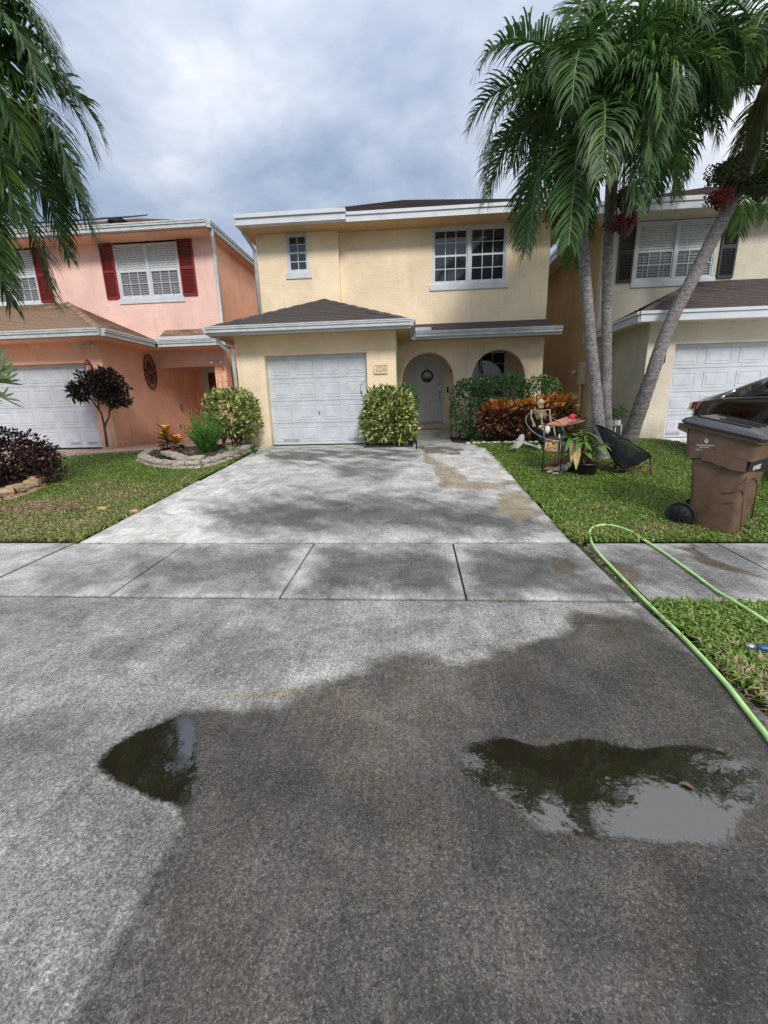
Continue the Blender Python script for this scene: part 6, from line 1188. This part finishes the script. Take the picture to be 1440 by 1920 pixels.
# pink lantern ball on top shelf
pb = at(1074, 782, 7.1); bb2 = thing('pink_ball', pb, 'deep pink round lantern sitting at the back of the top shelf', 'lantern'); mb = MB(); n = 16; vs = []
for i in range(9):
    th = math.pi*i/8
    for k in range(n): ph_ = 2*math.pi*k/n; r = .06*(1+.06*(k % 2)); vs.append((pb.x+r*math.sin(th)*math.cos(ph_), pb.y+r*math.sin(th)*math.sin(ph_), pb.z+.052*math.cos(th)))
mb.add(vs, [(i*n+k, (i+1)*n+k, (i+1)*n+(k+1) % n, i*n+(k+1) % n) for i in range(8) for k in range(n)], 0, True); mb.build('paper_globe', 'pinkred', bb2)
spiky(at(1088, 786, 7.05), 26, .12, 'small dark red plant beside the pink lantern on the rack', 'crotonlow', .03, 57)
# grey toy animal on the low shelf
ga = thing('toy_animal', f1, 'grey plush toy slumped on the lowest shelf of the rack', 'toy'); a0 = at(1056, 877, 6.72)
mb = MB(); mb.ball(a0, (.09, .06, .06), 12); mb.ball(a0+Vector((-.09, -.02, -.02)), (.06, .045, .04), 10); mb.tube([a0+Vector((-.1, -.03, -.03)), a0+Vector((-.19, -.05, -.05)), a0+Vector((-.27, -.06, -.055))], [.03, .022, .016], 8); mb.tube([a0+Vector((-.02, -.05, -.03)), a0+Vector((-.10, -.1, -.07)), a0+Vector((-.2, -.12, -.075))], [.03, .02, .014], 8); mb.build('body', 'greycloth', ga)
MB().ball(a0+Vector((.07, -.02, .05)), (.045, .04, .04), 10).build('head', 'greycloth', ga)
lg = thing('driftwood', at(1065, 868, 6.9), 'flat orange brown board lying across the low part of the rack', 'board'); MB().prism([at(1020, 870, 6.95), at(1045, 860, 7.1), at(1085, 857, 7.15), at(1092, 862, 7.0), at(1060, 872, 6.85)], (0, 0, .018)).build('board', 'wood', lg)
# potted plant with large pale leaves
pp = onG(1098, 894)+Vector((.0, .08, .01)); pt = thing('potted_plant', pp, 'drooping large leaved plant in a wide black pot on the lawn', 'potted plant')
MB().lathe(pp, [(0, .0), (.135, .0), (.145, .01), (.185, .17), (.20, .172), (.20, .20), (.182, .20), (.175, .16), (0, .15)], 24).build('pot', 'pot', pt)
rg = random.Random(12); canes = []
for i in range(6):
    a = rg.uniform(0, 6.28); b0 = pp+Vector((.06*math.cos(a), .06*math.sin(a), .15)); tp = b0+Vector((.10*math.cos(a)-.02, .06*math.sin(a), rg.uniform(.2, .62))); MB().tube([b0, b0.lerp(tp, .5), tp], [.014, .012, .01], 6).build('stem', 'stalk', pt); canes.append(tp)
for i in range(44):
    tp = rg.choice(canes); a = rg.uniform(0, 6.28); el_ = rg.uniform(-.2, .9); dead = i % 4 == 0; bigleaf(pt, tp-Vector((0, 0, rg.uniform(0, .12))), (math.cos(a)*math.cos(el_), math.sin(a)*math.cos(el_), -.5 if dead else math.sin(el_)), rg.uniform(.22, .36), rg.uniform(.07, .12), 'aglodead' if dead else 'aglo', .55)
MB().tube([at(1040, 865, 6.8), at(1070, 852, 6.75), at(1095, 838, 6.7), at(1115, 822, 6.72)], [.012, .014, .014, .01], 6).build('dead_stalk', 'aglodead', pt)
# white table with pots between the palms
tt = onG(1150, 812); wt = thing('side_table', (4.72, 10.6, 0), 'small white side table between the palm trunks by the wall', 'table'); Yt = 10.0
q = [at(1140, 797, Yt), at(1166, 797, Yt)]; zt = q[0].z
MB().box(q[0].x, q[1].x+.02, Yt, Yt+.32, zt-.02, zt).build('tabletop', 'potwhite', wt)
for x in (q[0].x+.02, q[1].x): 
    for y in (Yt+.02, Yt+.3): MB().tube([(x, y, 0), (x, y, zt-.02)], .013, 6).build('leg', 'potwhite', wt)
wt.location = (q[0].x, Yt, 0); 
for c_ in wt.children: c_.location = Vector(c_['wo'])-Vector((q[0].x, Yt, 0))
for i, (x0, x1, lab) in enumerate(((1143, 1149, 'small white pot at the left of the side table'), (1151, 1163, 'white square pot holding a leafy plant on the side table'))):
    a, b_ = at(x0, 790, Yt+.1), at(x1, 790, Yt+.1); w_ = (b_.x-a.x); t_ = thing('white_pot', ((a.x+b_.x)/2, Yt+.14, zt), lab, 'pot'); MB().box(a.x, b_.x, Yt+.06, Yt+.06+max(w_, .1), zt+.001, zt+.10).build('pot', 'potwhite', t_, .008)
    crown('foliage', t_, 'green', ((a.x+b_.x)/2+.05*i, Yt+.14, zt+.10+.14*(i+.3)), (.08+.13*i, .1, .05+.13*i), 40+150*i, .07, .035, 2, 6, .2, seed=80+i)

# small litter in the grass
for i, (x, y) in enumerate(((1222, 1043),)): pass

S.render.engine = 'CYCLES'
for o in list(bpy.data.objects):
    if 'wo' in o: del o['wo']
    if 'hub' in o: del o['hub']
